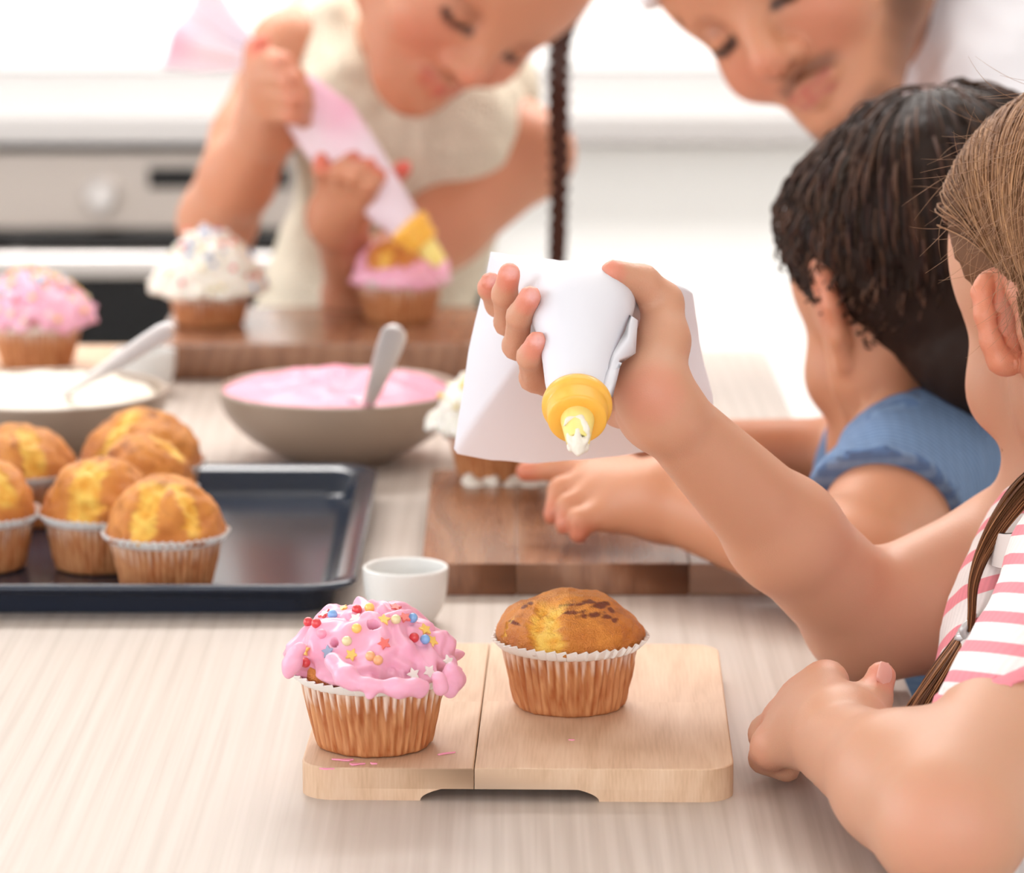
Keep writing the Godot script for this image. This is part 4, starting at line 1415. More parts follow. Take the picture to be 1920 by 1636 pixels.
# ---- the girl at the right edge, piping bag in her raised hand ---------------------------------------------------
func build_girl_near() -> void:
	var who := thing("person", "girl with brown hair tied back, pink and white striped shirt, raising a white piping bag", "person", Vector3.ZERO)
	var tone := lin(0.81, 0.60, 0.485)
	var fd := skin_field(tone)
	var pink := lin(0.88, 0.52, 0.44)
	# raised arm: shoulder, elbow on the table, wrist
	var sh := at(1935, 1035, 1.735)
	var el := at(1628, 1158, 1.722)
	var wr := at(1246, 772, 1.590)
	fd.bone(sh, el, 0.034, 0.0275, 0.01)
	fd.bone(at(1740, 1150, 1.725), el, 0.029, 0.027, 0.01)
	fd.bone(el, at(1470, 1000, 1.665), 0.0268, 0.0248, 0.012)
	fd.bone(at(1470, 1000, 1.665), wr, 0.0248, 0.0160, 0.012)
	# palm, thumb
	fd.bone(wr, at(1222, 735, 1.585), 0.0165, 0.0150, 0.008)
	fd.bone(at(1222, 735, 1.585), at(1244, 640, 1.598), 0.0135, 0.0112, 0.010)
	fd.bone(at(1244, 640, 1.598), at(1242, 568, 1.605), 0.0108, 0.0090, 0.006)
	fd.bone(at(1242, 568, 1.605), at(1204, 528, 1.598), 0.0090, 0.0074, 0.004)
	fd.bone(at(1204, 528, 1.598), at(1150, 511, 1.588), 0.0074, 0.0058, 0.003)
	# palm behind the bag and the four fingers curling round it
	var mcp := [at(1165, 765, 1.632), at(1180, 715, 1.645), at(1195, 665, 1.655), at(1212, 615, 1.662)]
	var pip := [at(1000, 708, 1.600), at(968, 648, 1.612), at(952, 604, 1.626), at(935, 570, 1.650)]
	var dip := [at(992, 668, 1.578), at(974, 592, 1.590), at(946, 552, 1.604), at(918, 540, 1.640)]
	var tip := [at(1006, 640, 1.570), at(994, 556, 1.578), at(955, 513, 1.592), at(920, 528, 1.632)]
	var rr := [0.0056, 0.0060, 0.0060, 0.0056]
	for k in 4:
		fd.bone(at(1232, 765, 1.600), mcp[k], 0.0130, 0.0088, 0.010)
		fd.bone(mcp[k], pip[k], 0.0078, 0.0062, 0.004)
		fd.bone(pip[k], dip[k], 0.0058, rr[k] * 0.92, 0.003)
		fd.bone(dip[k], tip[k], rr[k] * 0.92, rr[k] * 0.84, 0.003)
		fd.spot(tip[k], 0.011, pink, 0.75)
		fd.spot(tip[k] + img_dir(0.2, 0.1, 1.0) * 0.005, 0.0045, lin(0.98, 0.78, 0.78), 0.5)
	fd.spot(at(1142, 508, 1.583), 0.010, pink, 0.7)
	fd.spot(at(1225, 735, 1.570), 0.018, pink, 0.35)
	# creases of thumb and wrist
	for cr in [[at(1176, 548, 1.588), at(1206, 541, 1.587), 0.0012], [at(1196, 582, 1.590), at(1228, 572, 1.590), 0.0012]]:
		fd.carve(cr[0], cr[1], cr[2], 0.003)
	# near arm: shoulder, elbow on the table, wrist, resting fist
	var sn := at(2078, 1080, 1.545)
	var en := at(1782, 1537, 1.418)
	var wn := at(1575, 1398, 1.512)
	fd.bone(sn, en, 0.0320, 0.0285, 0.012)
	fd.bone(en, at(1690, 1465, 1.452), 0.0282, 0.0262, 0.014)
	fd.bone(at(1690, 1465, 1.452), wn, 0.0258, 0.0190, 0.014)
	var kn := [at(1549, 1279, 1.590), at(1500, 1308, 1.588), at(1466, 1350, 1.580), at(1450, 1400, 1.562)]
	var kp := [at(1505, 1345, 1.612), at(1452, 1357, 1.608), at(1436, 1372, 1.595), at(1434, 1420, 1.572)]
	var kd := [at(1530, 1395, 1.605), at(1480, 1405, 1.602), at(1470, 1420, 1.590), at(1475, 1440, 1.570)]
	for k in 4:
		fd.bone(at(1578, 1375, 1.525), kn[k], 0.0155, [0.0082, 0.0082, 0.0080, 0.0082][k], 0.012)
		fd.bone(kn[k], kp[k], [0.0080, 0.0080, 0.0078, 0.0080][k], 0.0068, 0.004)
		fd.bone(kp[k], kd[k], 0.0068, 0.0062, 0.003)
	fd.bone(kn[0], kn[3], 0.0072, 0.0072, 0.008)
	fd.bone(at(1445, 1385, 1.590), at(1500, 1380, 1.590), 0.0085, 0.010, 0.006)
	fd.bone(at(1612, 1372, 1.535), at(1636, 1312, 1.556), 0.0125, 0.0086, 0.008)
	fd.bone(at(1636, 1312, 1.556), at(1652, 1268, 1.563), 0.0078, 0.0066, 0.003)
	fd.spot(at(1655, 1262, 1.556), 0.012, pink, 0.6)
	for k in 4:
		fd.spot(kn[k], 0.014, pink, 0.30)
	fd.spot(at(1775, 1560, 1.395), 0.03, pink, 0.18)
	# head and neck
	var hf := img_dir(-0.42, -0.14, -0.90)
	var hu := img_dir(-0.05, 1.0, 0.06)
	var hd := head(fd, at(2146, 560, 1.665), hf, hu, 0.985, true, lin(0.75, 0.36, 0.33), lin(0.40, 0.26, 0.17))
	var er := [at(1846, 528, 1.622), at(1840, 548, 1.620), at(1846, 590, 1.618), at(1858, 640, 1.618), at(1874, 676, 1.620), at(1888, 682, 1.622), at(1898, 655, 1.626)]
	fd.chain(er, [0.0042, 0.0042, 0.0044, 0.0046, 0.0052, 0.0050, 0.0040], 0.004)
	fd.bone(at(1866, 545, 1.627), at(1880, 655, 1.626), 0.0105, 0.0085, 0.005, img_dir(-0.4, 0, 0.9), 2.0)
	for e2 in er: fd.spot(e2, 0.016, lin(0.86, 0.53, 0.40), 0.45)
	fd.bone(at(2100, 730, 1.69), at(2090, 980, 1.70), 0.042, 0.046, 0.02)
	fd.bone(at(2070, 980, 1.69), sh, 0.045, 0.030, 0.02)
	fd.bone(at(2120, 1030, 1.66), sn, 0.038, 0.028, 0.02)
	fd.bone(at(2120, 1070, 1.66), at(2100, 1350, 1.64), 0.048, 0.050, 0.03)
	fd.keep(Vector3.DOWN, Vector3(0, TABLE_Y + 0.0004, 0))
	put("body", fd.mesh(0.0022), mats["skin"], who)
	nail(who, at(1659, 1263, 1.5555), at(1652, 1250, 1.566) - at(1640, 1300, 1.558), img_dir(0.65, 0.1, 0.75), 0.0046, 0.0058)

	# shirt: torso, near sleeve, far sleeve, neckband, hem
	var st := Field.new()
	var axis := (at(2060, 1000, 1.67) - at(1990, 1500, 1.62)).normalized()
	st.uv_fn = func(p: Vector3) -> Vector2: return Vector2((p.x + p.z) * 12.0, -p.dot(axis) / 0.0196 + 0.35)
	st.noise = noise(28.0, 2, 4); st.amp = 0.0016
	st.bone(at(2070, 1072, 1.665), at(2062, 1180, 1.655), 0.053, 0.0625, 0.02)
	st.bone(at(2062, 1180, 1.655), at(2040, 1430, 1.635), 0.0635, 0.068, 0.03)
	st.bone(at(2045, 1430, 1.635), at(2085, 1900, 1.62), 0.068, 0.080, 0.03)
	st.bone(at(2085, 1040, 1.67), at(1960, 1030, 1.735), 0.045, 0.040, 0.02)
	st.keep((at(1834, 990, 1.74) - at(1900, 1000, 1.735)), at(1842, 985, 1.74))
	put("shirt", st.mesh(0.004), mats["shirt_striped"], who)
	var sl := Field.new()
	var arm := (sn - en).normalized()
	sl.uv_fn = func(p: Vector3) -> Vector2: return Vector2((p.x + p.z) * 12.0, (p - en).dot(Vector3(0, 1, 0) * 0.85 + arm * 0.35) / 0.0142 + 0.62)
	sl.noise = noise(34.0, 2, 8); sl.amp = 0.0012
	sl.bone(sn, sn.lerp(en, 0.6), 0.0385, 0.0332, 0.01)
	sl.bone(at(2130, 1020, 1.65), sn, 0.047, 0.040, 0.02)
	sl.keep(at(1914, 1335, 1.49) - at(1870, 1231, 1.49), at(1880, 1258, 1.49))
	put("sleeve", sl.mesh(0.003), mats["shirt_striped"], who)
	var hm := Field.new()
	hm.bone(sn, sn.lerp(en, 0.6), 0.0398, 0.0346, 0.01)
	hm.keep(at(1914, 1335, 1.49) - at(1870, 1231, 1.49), at(1883, 1263, 1.49))
	hm.keep(at(1870, 1231, 1.49) - at(1914, 1335, 1.49), at(1875, 1241, 1.49))
	put("sleeve_hem", hm.mesh(0.002), mats["hem_pink"], who)
	var nb := Build.new()
	var band := smooth_path([at(1853, 1008, 1.650), at(1862, 1022, 1.615), at(1895, 1028, 1.588), at(1950, 1012, 1.580), at(2050, 985, 1.59), at(2150, 975, 1.64), at(2150, 965, 1.71), at(2050, 960, 1.75), at(1930, 970, 1.725), at(1868, 992, 1.685), at(1853, 1008, 1.650)], 6)
	var rgs := []
	for i in band.size() - 1:
		var p: Vector3 = band[i]
		var out: Vector3 = p - at(2030, 990, 1.69)
		out.y = 0.0
		out = out.normalized()
		rgs.append(PackedVector3Array([p + Vector3(0, 0.007, 0), p + out * 0.0014 + Vector3(0, 0.0062, 0), p + out * 0.0035 + Vector3(0, -0.008, 0), p + out * 0.001 + Vector3(0, -0.009, 0)]))
	rgs.append(rgs[0])
	nb.loft(rgs, false, false)
	put("neckband", nb.done(false), mats["cotton_white"], who)
	var jn := Field.new()
	jn.bone(at(2120, 1750, 1.62), at(1800, 1640, 1.86), 0.075, 0.06, 0.02)
	jn.bone(at(2060, 1500, 1.80), at(1815, 1420, 1.90), 0.07, 0.055, 0.02)
	jn.keep(Vector3.UP, Vector3(0, 0.845, 0))
	put("jeans", jn.mesh(0.006), mats["denim"], who)

	# hair: a cap under many strands running back to the tie below the ear
	var f: Vector3 = hd[0]
	var u: Vector3 = hd[1]
	var l: Vector3 = hd[2]
	var k2: float = hd[3]
	var c: Vector3 = at(2146, 560, 1.665)
	var dark := lin(0.42, 0.28, 0.185)
	var cap := Field.new()
	cap.base = dark
	cap.bone(c + (-f * 2.4 + u * 2.9) * k2, c + (f * 2.4 + u * 3.0) * k2, 8.15 * k2, 7.75 * k2, 0.01)
	cap.bone(c + (-f * 3.6 + u * 0.0) * k2, c + (-f * 4.2 - u * 3.4) * k2, 6.6 * k2, 5.0 * k2, 0.02)
	cap.bone(c + (-f * 3.0 - u * 4.4 + l * 5.2) * k2, c + (-f * 3.4 - u * 8.2 + l * 4.6) * k2, 2.3 * k2, 1.5 * k2, 0.02)
	cap.keep(f * 0.84 - u * 0.54, c + (f * 2.4 + u * 0.6) * k2)
	var hair := put("hair", cap.mesh(0.004), mats["hair"], who)
	var mid := c + u * 2.6 * k2
	var gather := c + (-f * 3.2 - u * 8.0 + l * 5.4) * k2
	var way := (-f * 2.2 - u * 0.1 + l * 8.0).normalized()
	var ear := c + (-f * 0.7 - u * 1.7 + l * 7.4) * k2
	var map := radial_map(cap, mid)
	var g_dir := (gather - mid).normalized()
	var g_len := (gather - mid).length()
	var r := RandomNumberGenerator.new()
	r.seed = 41
	var paths := []
	var cols := []
	for i in 3200:
		var a := r.randf_range(-0.25, 2.9)                    # along the parting, from the forehead over the crown to the nape
		var d0 := (f * cos(a) + u * sin(a) + l * r.randf_range(-0.04, 0.9)).normalized()
		if (d0 * 8.2 + u * 2.6).dot(f * 0.84 - u * 0.54) > 2.6: 
			continue
		var path := PackedVector3Array()
		var lift := r.randf_range(0.0004, 0.0045)
		var loose := r.randf_range(-0.10, 0.10)
		var stop := r.randf_range(0.82, 1.0)
		var over_ear := false
		for q in 15:
			var t := q / 14.0 * stop
			var d := (d0 * (1.0 - t) * (1.0 - t) + way * (2.6 * t * (1.0 - t)) + g_dir * t * t + u * loose * sin(t * PI)).normalized()
			path.append(mid + d * (lerpf(radial(map, d), maxf(radial(map, d), g_len), smoothstep(0.6, 1.0, t)) + lift) + l * 0.0009 * sin(t * 9.0 + i))
			var fe := (path[-1] - ear).dot(f) / (0.016 if (path[-1] - ear).dot(f) > 0.0 else 0.012)
			var ue := (path[-1] - ear).dot(u) / 0.027
			if fe * fe + ue * ue < 1.0: over_ear = true
		if over_ear: continue
		paths.append(path)
		var tone2 := r.randf()
		cols.append(lin(0.42, 0.275, 0.18).lerp(lin(0.78, 0.59, 0.43), tone2 * tone2 * 0.9 + 0.08))
	put("hair_strands", strand_mesh(paths, cols, 0.00036), mats["hair"], hair).set_meta("kind", "stuff")
	# loose hairs standing off the head
	var fly := []
	var fc := []
	for i in 330:
		var from: PackedVector3Array = paths[r.randi() % paths.size()]
		var q0 := r.randi_range(1, 9)
		var p: Vector3 = from[q0]
		var d0 := (p - mid).normalized()
		var path := PackedVector3Array()
		var dir := ((from[q0 + 1] - from[q0]).normalized() + d0 * r.randf_range(0.1, 0.9) + Vector3(r.randfn(), r.randfn(), r.randfn()) * 0.25).normalized()
		var curl := Vector3(r.randfn(), r.randfn(), r.randfn()) * 0.11
		var ln := r.randf_range(0.0018, 0.0042)
		for q in 12:
			path.append(p)
			p += dir * ln
			dir = (dir + curl - d0 * 0.04).normalized()
		fly.append(path)
		fc.append(lin(0.66, 0.50, 0.38))
	put("loose_hairs", strand_mesh(fly, fc, 0.00011), mats["hair"], hair).set_meta("kind", "stuff")
	# the lock over the shoulder, the tie, the tail below it
	var main := smooth_path([gather + u * 0.012, at(1945, 900, 1.612), at(1885, 962, 1.605), at(1846, 1030, 1.610), at(1826, 1090, 1.612), at(1822, 1150, 1.614), at(1818, 1192, 1.620)], 5)
	lock(hair, main, [0.015, 0.0026], 420, 3, 0.9, 2.2)
	var tail := smooth_path([at(1812, 1188, 1.628), at(1792, 1235, 1.618), at(1766, 1295, 1.606), at(1744, 1352, 1.596), at(1728, 1420, 1.588)], 5)
	lock(hair, tail, [0.0034, 0.0165], 460, 9, 1.0, 1.0)
	var tp := smooth_path([at(1818, 1188, 1.6270), at(1810, 1206, 1.6235)], 3)
	var tb := Build.new()
	for q in 4:
		var b0: Vector3 = tp[0].lerp(tp[-1], q / 3.0)
		var ax: Vector3 = (tp[-1] - tp[0]).normalized()
		var sx := ax.cross(Vector3(0, 0, 1)).normalized()
		var sy := ax.cross(sx)
		var path2 := []
		for w in 25:
			var a := TAU * w / 24.0
			path2.append(b0 + (sx * cos(a) + sy * sin(a)) * 0.0042 + ax * 0.0008 * sin(a * 2.0 + q))
		tube_into(tb, path2, [0.0014], 8)
	for sg in [-1.0, 1.0]:
		tube_into(tb, smooth_path([at(1814, 1196, 1.6195), at(1815 + 9 * sg, 1180, 1.6175), at(1830 + 5 * sg, 1160, 1.6185), at(1834, 1152, 1.6195)], 5), [0.0019], 8)
	put("hair_tie", tb.done(true), mats["tie_silver"], who)

func lock(hair: Node3D, path: Array, radii: Array, count: int, sd: int, spread: float, bend: float) -> void:
	var r := RandomNumberGenerator.new()
	r.seed = sd
	var f := frames(path)
	var list := []
	var cols := []
	for i in count:
		var a := r.randf() * TAU
		var m := sqrt(r.randf())
		var out := PackedVector3Array()
		var ph := r.randf() * TAU
		for q in path.size():
			var t := float(q) / (path.size() - 1)
			var rad: float = lerpf(radii[1], radii[0], pow(1.0 - t, bend)) * m * (spread + 0.1 * sin(t * 5.0 + ph))
			out.append(path[q] + (f[q][0] * cos(a + t * 0.8) + f[q][1] * sin(a + t * 0.8) * 0.6) * rad)
		list.append(out)
		var w := r.randf()
		cols.append(lin(0.34, 0.20, 0.12).lerp(lin(0.72, 0.50, 0.34), w * w))
	put("hair_lock", strand_mesh(list, cols, 0.00042), mats["hair"], hair).set_meta("kind", "stuff")

# ---- the boy -----------------------------------------------------------------------------------------------
func build_boy() -> void:
	var who := thing("person", "boy with short dark hair in a blue t-shirt, seen from behind, leaning on the table", "person", Vector3.ZERO)
	var fd := skin_field(lin(0.80, 0.55, 0.415))
	var c := at(1762, 552, 2.03)
	var hd := head(fd, c, img_dir(-0.33, -0.28, -0.90), img_dir(-0.10, 1.0, -0.25), 0.97, true, lin(0.7, 0.33, 0.3), lin(0.15, 0.09, 0.06))
	fd.bone(at(1745, 640, 2.07), at(1760, 860, 2.12), 0.046, 0.050, 0.02)
	# near arm resting on the board
	var s1 := at(1712, 890, 1.985)
	var e1 := at(1600, 1062, 1.862)
	var w1 := at(1275, 945, 1.938)
	fd.bone(at(1780, 880, 2.08), s1, 0.05, 0.038, 0.02)
	fd.bone(s1, e1, 0.037, 0.0300, 0.012)
	fd.bone(e1, w1, 0.0290, 0.0215, 0.012)
	var kn := [at(1120, 882, 1.985), at(1112, 902, 1.972), at(1120, 930, 1.960), at(1150, 962, 1.948)]
	var pp := [at(1050, 878, 1.995), at(1052, 918, 1.975), at(1068, 948, 1.958), at(1090, 975, 1.945)]
	var tp := [at(985, 884, 1.998), at(1036, 966, 1.968), at(1058, 984, 1.953), at(1085, 1000, 1.945)]
	for k in 4:
		fd.bone(at(1245, 935, 1.945), kn[k], 0.0175, 0.0095, 0.012)
		fd.bone(kn[k], pp[k], 0.0088, 0.0072, 0.004)
		fd.bone(pp[k], tp[k], 0.0068, 0.0056, 0.003)
		fd.spot(tp[k], 0.012, lin(0.80, 0.42, 0.33), 0.5)
	fd.bone(at(1225, 910, 1.97), at(1150, 865, 2.01), 0.011, 0.008, 0.006)      # thumb, towards the cake
	fd.bone(at(1150, 865, 2.01), at(1080, 862, 2.02), 0.0078, 0.0062, 0.003)
	# far arm
	var s2 := at(1655, 880, 2.235)
	var e2 := at(1600, 850, 2.16)
	fd.bone(at(1780, 880, 2.12), s2, 0.05, 0.034, 0.02)
	fd.bone(s2, e2, 0.032, 0.0240, 0.01)
	fd.bone(e2, at(1180, 838, 2.12), 0.0215, 0.0155, 0.01)
	var q2 := [at(1085, 825, 2.12), at(1085, 842, 2.105), at(1090, 858, 2.09), at(1095, 870, 2.08)]
	for k in 4:
		fd.bone(at(1170, 838, 2.12), q2[k], 0.0145, 0.0085, 0.01)
		fd.bone(q2[k], at(1030, 836 + 12 * k, 2.10 - 0.012 * k), 0.0078, 0.0066, 0.004)
		fd.bone(at(1030, 836 + 12 * k, 2.10 - 0.012 * k), at(992, 846 + 11 * k, 2.085 - 0.012 * k), 0.0064, 0.0056, 0.003)
	fd.bone(at(1140, 850, 2.09), at(1060, 862, 2.06), 0.0095, 0.0070, 0.005)
	fd.bone(at(1790, 900, 2.10), at(1800, 1200, 2.10), 0.075, 0.08, 0.03)
	put("body", fd.mesh(0.0032), mats["skin"], who)
	# t-shirt
	var st := Field.new()
	st.noise = noise(22.0, 2, 14); st.amp = 0.005
	st.uv_fn = func(p: Vector3) -> Vector2: return Vector2(p.x * 9.0, (p.y * 1.0 + p.z * 0.5 - p.x * 0.3) / 0.0042)
	st.bone(at(1770, 868, 2.10), at(1830, 1000, 2.10), 0.058, 0.092, 0.03)
	st.bone(at(1830, 1000, 2.10), at(1850, 1500, 2.10), 0.094, 0.10, 0.03)
	st.bone(at(1800, 885, 2.08), at(1712, 888, 1.985), 0.058, 0.0440, 0.03)
	st.bone(at(1800, 885, 2.12), at(1665, 872, 2.22), 0.058, 0.042, 0.03)
	st.bone(at(1760, 830, 2.10), at(1775, 812, 2.13), 0.05, 0.046, 0.03)
	put("shirt", st.mesh(0.005), mats["shirt_blue"], who)
	var sl := Field.new()
	sl.noise = noise(24.0, 2, 15); sl.amp = 0.003
	var ax := (e1 - s1).normalized()
	sl.uv_fn = func(p: Vector3) -> Vector2: return Vector2(p.x * 9.0, (p - s1).dot(ax) / 0.0042)
	sl.bone(at(1725, 880, 1.995), at(1655, 965, 1.925), 0.0450, 0.0430, 0.02)
	sl.keep(at(1645, 1060, 1.90) - at(1668, 955, 1.93), at(1668, 957, 1.93))
	put("sleeve", sl.mesh(0.004), mats["shirt_blue"], who)
	# hair
	var f: Vector3 = hd[0]
	var u: Vector3 = hd[1]
	var l: Vector3 = hd[2]
	var k2: float = hd[3]
	var cap := Field.new()
	cap.base = lin(0.17, 0.115, 0.09)
	cap.noise = noise(60.0, 2, 3); cap.amp = 0.0015
	cap.bone(c + (-f * 2.4 + u * 2.9) * k2, c + (f * 2.8 + u * 3.2) * k2, 8.3 * k2, 8.0 * k2, 0.01)
	cap.bone(c + (-f * 3.4 + u * 1.0) * k2, c + (-f * 4.0 - u * 4.6) * k2, 7.0 * k2, 4.0 * k2, 0.02)
	cap.keep(f * 0.84 - u * 0.54, c + (f * 1.9 + u * 0.0) * k2)
	var hair := put("hair", cap.mesh(0.004), mats["hair"], who)
	var r := RandomNumberGenerator.new()
	r.seed = 5
	var mid := c + u * 2.6 * k2
	var map := radial_map(cap, mid)
	var crown := (-f * 0.55 + u * 0.85 + l * 0.1).normalized()
	var paths := []
	var cols := []
	for i in 2800:
		var d0 := (Vector3(r.randfn(), r.randfn(), r.randfn())).normalized()
		if (d0 * 8.3 + u * 2.4).dot(f * 0.84 - u * 0.54) > 0.8: continue
		if d0.dot(-u) > 0.75: continue
		var path := PackedVector3Array()
		var away := (d0 - crown * d0.dot(crown)).normalized()
		var swirl := d0.cross(away) * 0.35
		var lift := r.randf_range(0.0025, 0.007)
		var ln := r.randf_range(0.25, 0.5)
		for q in 8:
			var t := q / 7.0
			var d := (d0 + (away + swirl - u * 0.25 + f * 0.15) * t * ln).normalized()
			path.append(mid + d * (radial(map, d) + lift * (0.4 + 0.6 * sin(t * PI)) + 0.0008))
		if (path[-1] - c).dot(f * 0.84 - u * 0.54) > 1.3 * k2 or (path[-1] - c).dot(u) < -3.6 * k2: continue
		paths.append(path)
		var tone := r.randf()
		cols.append(lin(0.17, 0.11, 0.085).lerp(lin(0.40, 0.28, 0.22), tone * tone))
	put("hair_strands", strand_mesh(paths, cols, 0.0008), mats["hair"], hair).set_meta("kind", "stuff")

# ---- the man in white ----------------------------------------------------------------------------------------
func build_man() -> void:
	var who := thing("person", "man in a white cook's jacket and white hat leaning in over the boy", "person", Vector3.ZERO)
	var fd := skin_field(lin(0.79, 0.545, 0.415))
	var c := at(1501, -70, 2.45)
	var beard := lin(0.34, 0.20, 0.14)
	var hd := head(fd, c, img_dir(-0.45, -0.42, 0.79), img_dir(-0.64, 0.766, 0.044), 1.05, false, lin(0.70, 0.35, 0.32), lin(0.20, 0.12, 0.085))
	var g: Callable = hd[4]
	for q in 9:                                              # moustache, chin and jaw beard
		var t := q / 8.0 * 2.0 - 1.0
		fd.spot(g.call(9.5 - 0.9 * absf(t), -5.35 - 0.5 * absf(t), t * 2.3), 0.009, beard, 0.5)
		fd.spot(g.call(8.6 - 1.0 * absf(t), -9.6, t * 2.6), 0.016, beard, 0.42)
	for z in [-1.0, 1.0]:
		for q in 6:
			fd.spot(g.call(0.2 + 1.1 * q, -3.5 - 1.15 * q, z * (7.0 - 0.85 * q)), 0.027, lin(0.20, 0.11, 0.075).lerp(beard, q / 5.0), 0.98 - 0.12 * q)
		fd.spot(g.call(0.0, -1.5, z * 7.4), 0.03, lin(0.2, 0.12, 0.09), 0.95)
		fd.spot(g.call(-2.0, -6.5, z * 5.0), 0.05, lin(0.3, 0.18, 0.13), 0.8)
	fd.bone(g.call(-2.0, -4.5, 0), at(1830, 20, 2.72), 0.052, 0.056, 0.02)
	fd.bone(at(1830, 20, 2.72), at(2000, 200, 2.72), 0.06, 0.09, 0.04)
	put("body", fd.mesh(0.004), mats["skin"], who)
	var jk := Field.new()
	jk.noise = noise(11.0, 3, 5); jk.amp = 0.012
	jk.bone(at(1905, -80, 2.50), at(1890, 240, 2.50), 0.083, 0.082, 0.04)
	jk.bone(at(1905, 20, 2.60), at(2300, 60, 2.75), 0.09, 0.13, 0.05)
	jk.bone(at(1890, 240, 2.55), at(1905, 560, 2.52), 0.075, 0.06, 0.04)
	jk.bone(at(2050, 250, 2.66), at(2150, 900, 2.70), 0.14, 0.15, 0.05)
	put("jacket", jk.mesh(0.006), mats["jacket_white"], who)
	var cl := Field.new()
	cl.bone(at(1668, -60, 2.50), at(1702, 150, 2.48), 0.012, 0.010, 0.01)
	cl.bone(at(1702, 150, 2.48), at(1760, 140, 2.48), 0.010, 0.018, 0.015)
	cl.bone(at(1690, -60, 2.52), at(1740, 100, 2.51), 0.022, 0.022, 0.02)
	put("collar", cl.mesh(0.004), mats["jacket_white"], who)
	var ht := Field.new()
	var k: float = hd[3]
	var f: Vector3 = hd[0]
	var u: Vector3 = hd[1]
	ht.bone(c + (-f * 2.2 + u * 2.8) * k, c + (f * 2.4 + u * 2.8) * k, 8.6 * k, 8.5 * k, 0.01)
	ht.bone(c + (-f * 1.0 + u * 6.0) * k, c + (u * 14.0) * k, 8.4 * k, 9.8 * k, 0.03)
	ht.keep(-u + f * 0.10, g.call(0, 3.3, 0))
	put("hat", ht.mesh(0.005), mats["jacket_white"], who)
	var hb := Field.new()
	hb.base = lin(0.17, 0.11, 0.085)
	hb.bone(c + (-f * 2.4 + u * 1.4) * k, c + (f * 0.2 + u * 1.6) * k, 8.0 * k, 7.9 * k, 0.01)
	hb.keep(f, c + f * 1.6 * k)
	hb.keep(-u, g.call(0, -1.8, 0))
	put("hair", hb.mesh(0.005), mats["hair"], who)

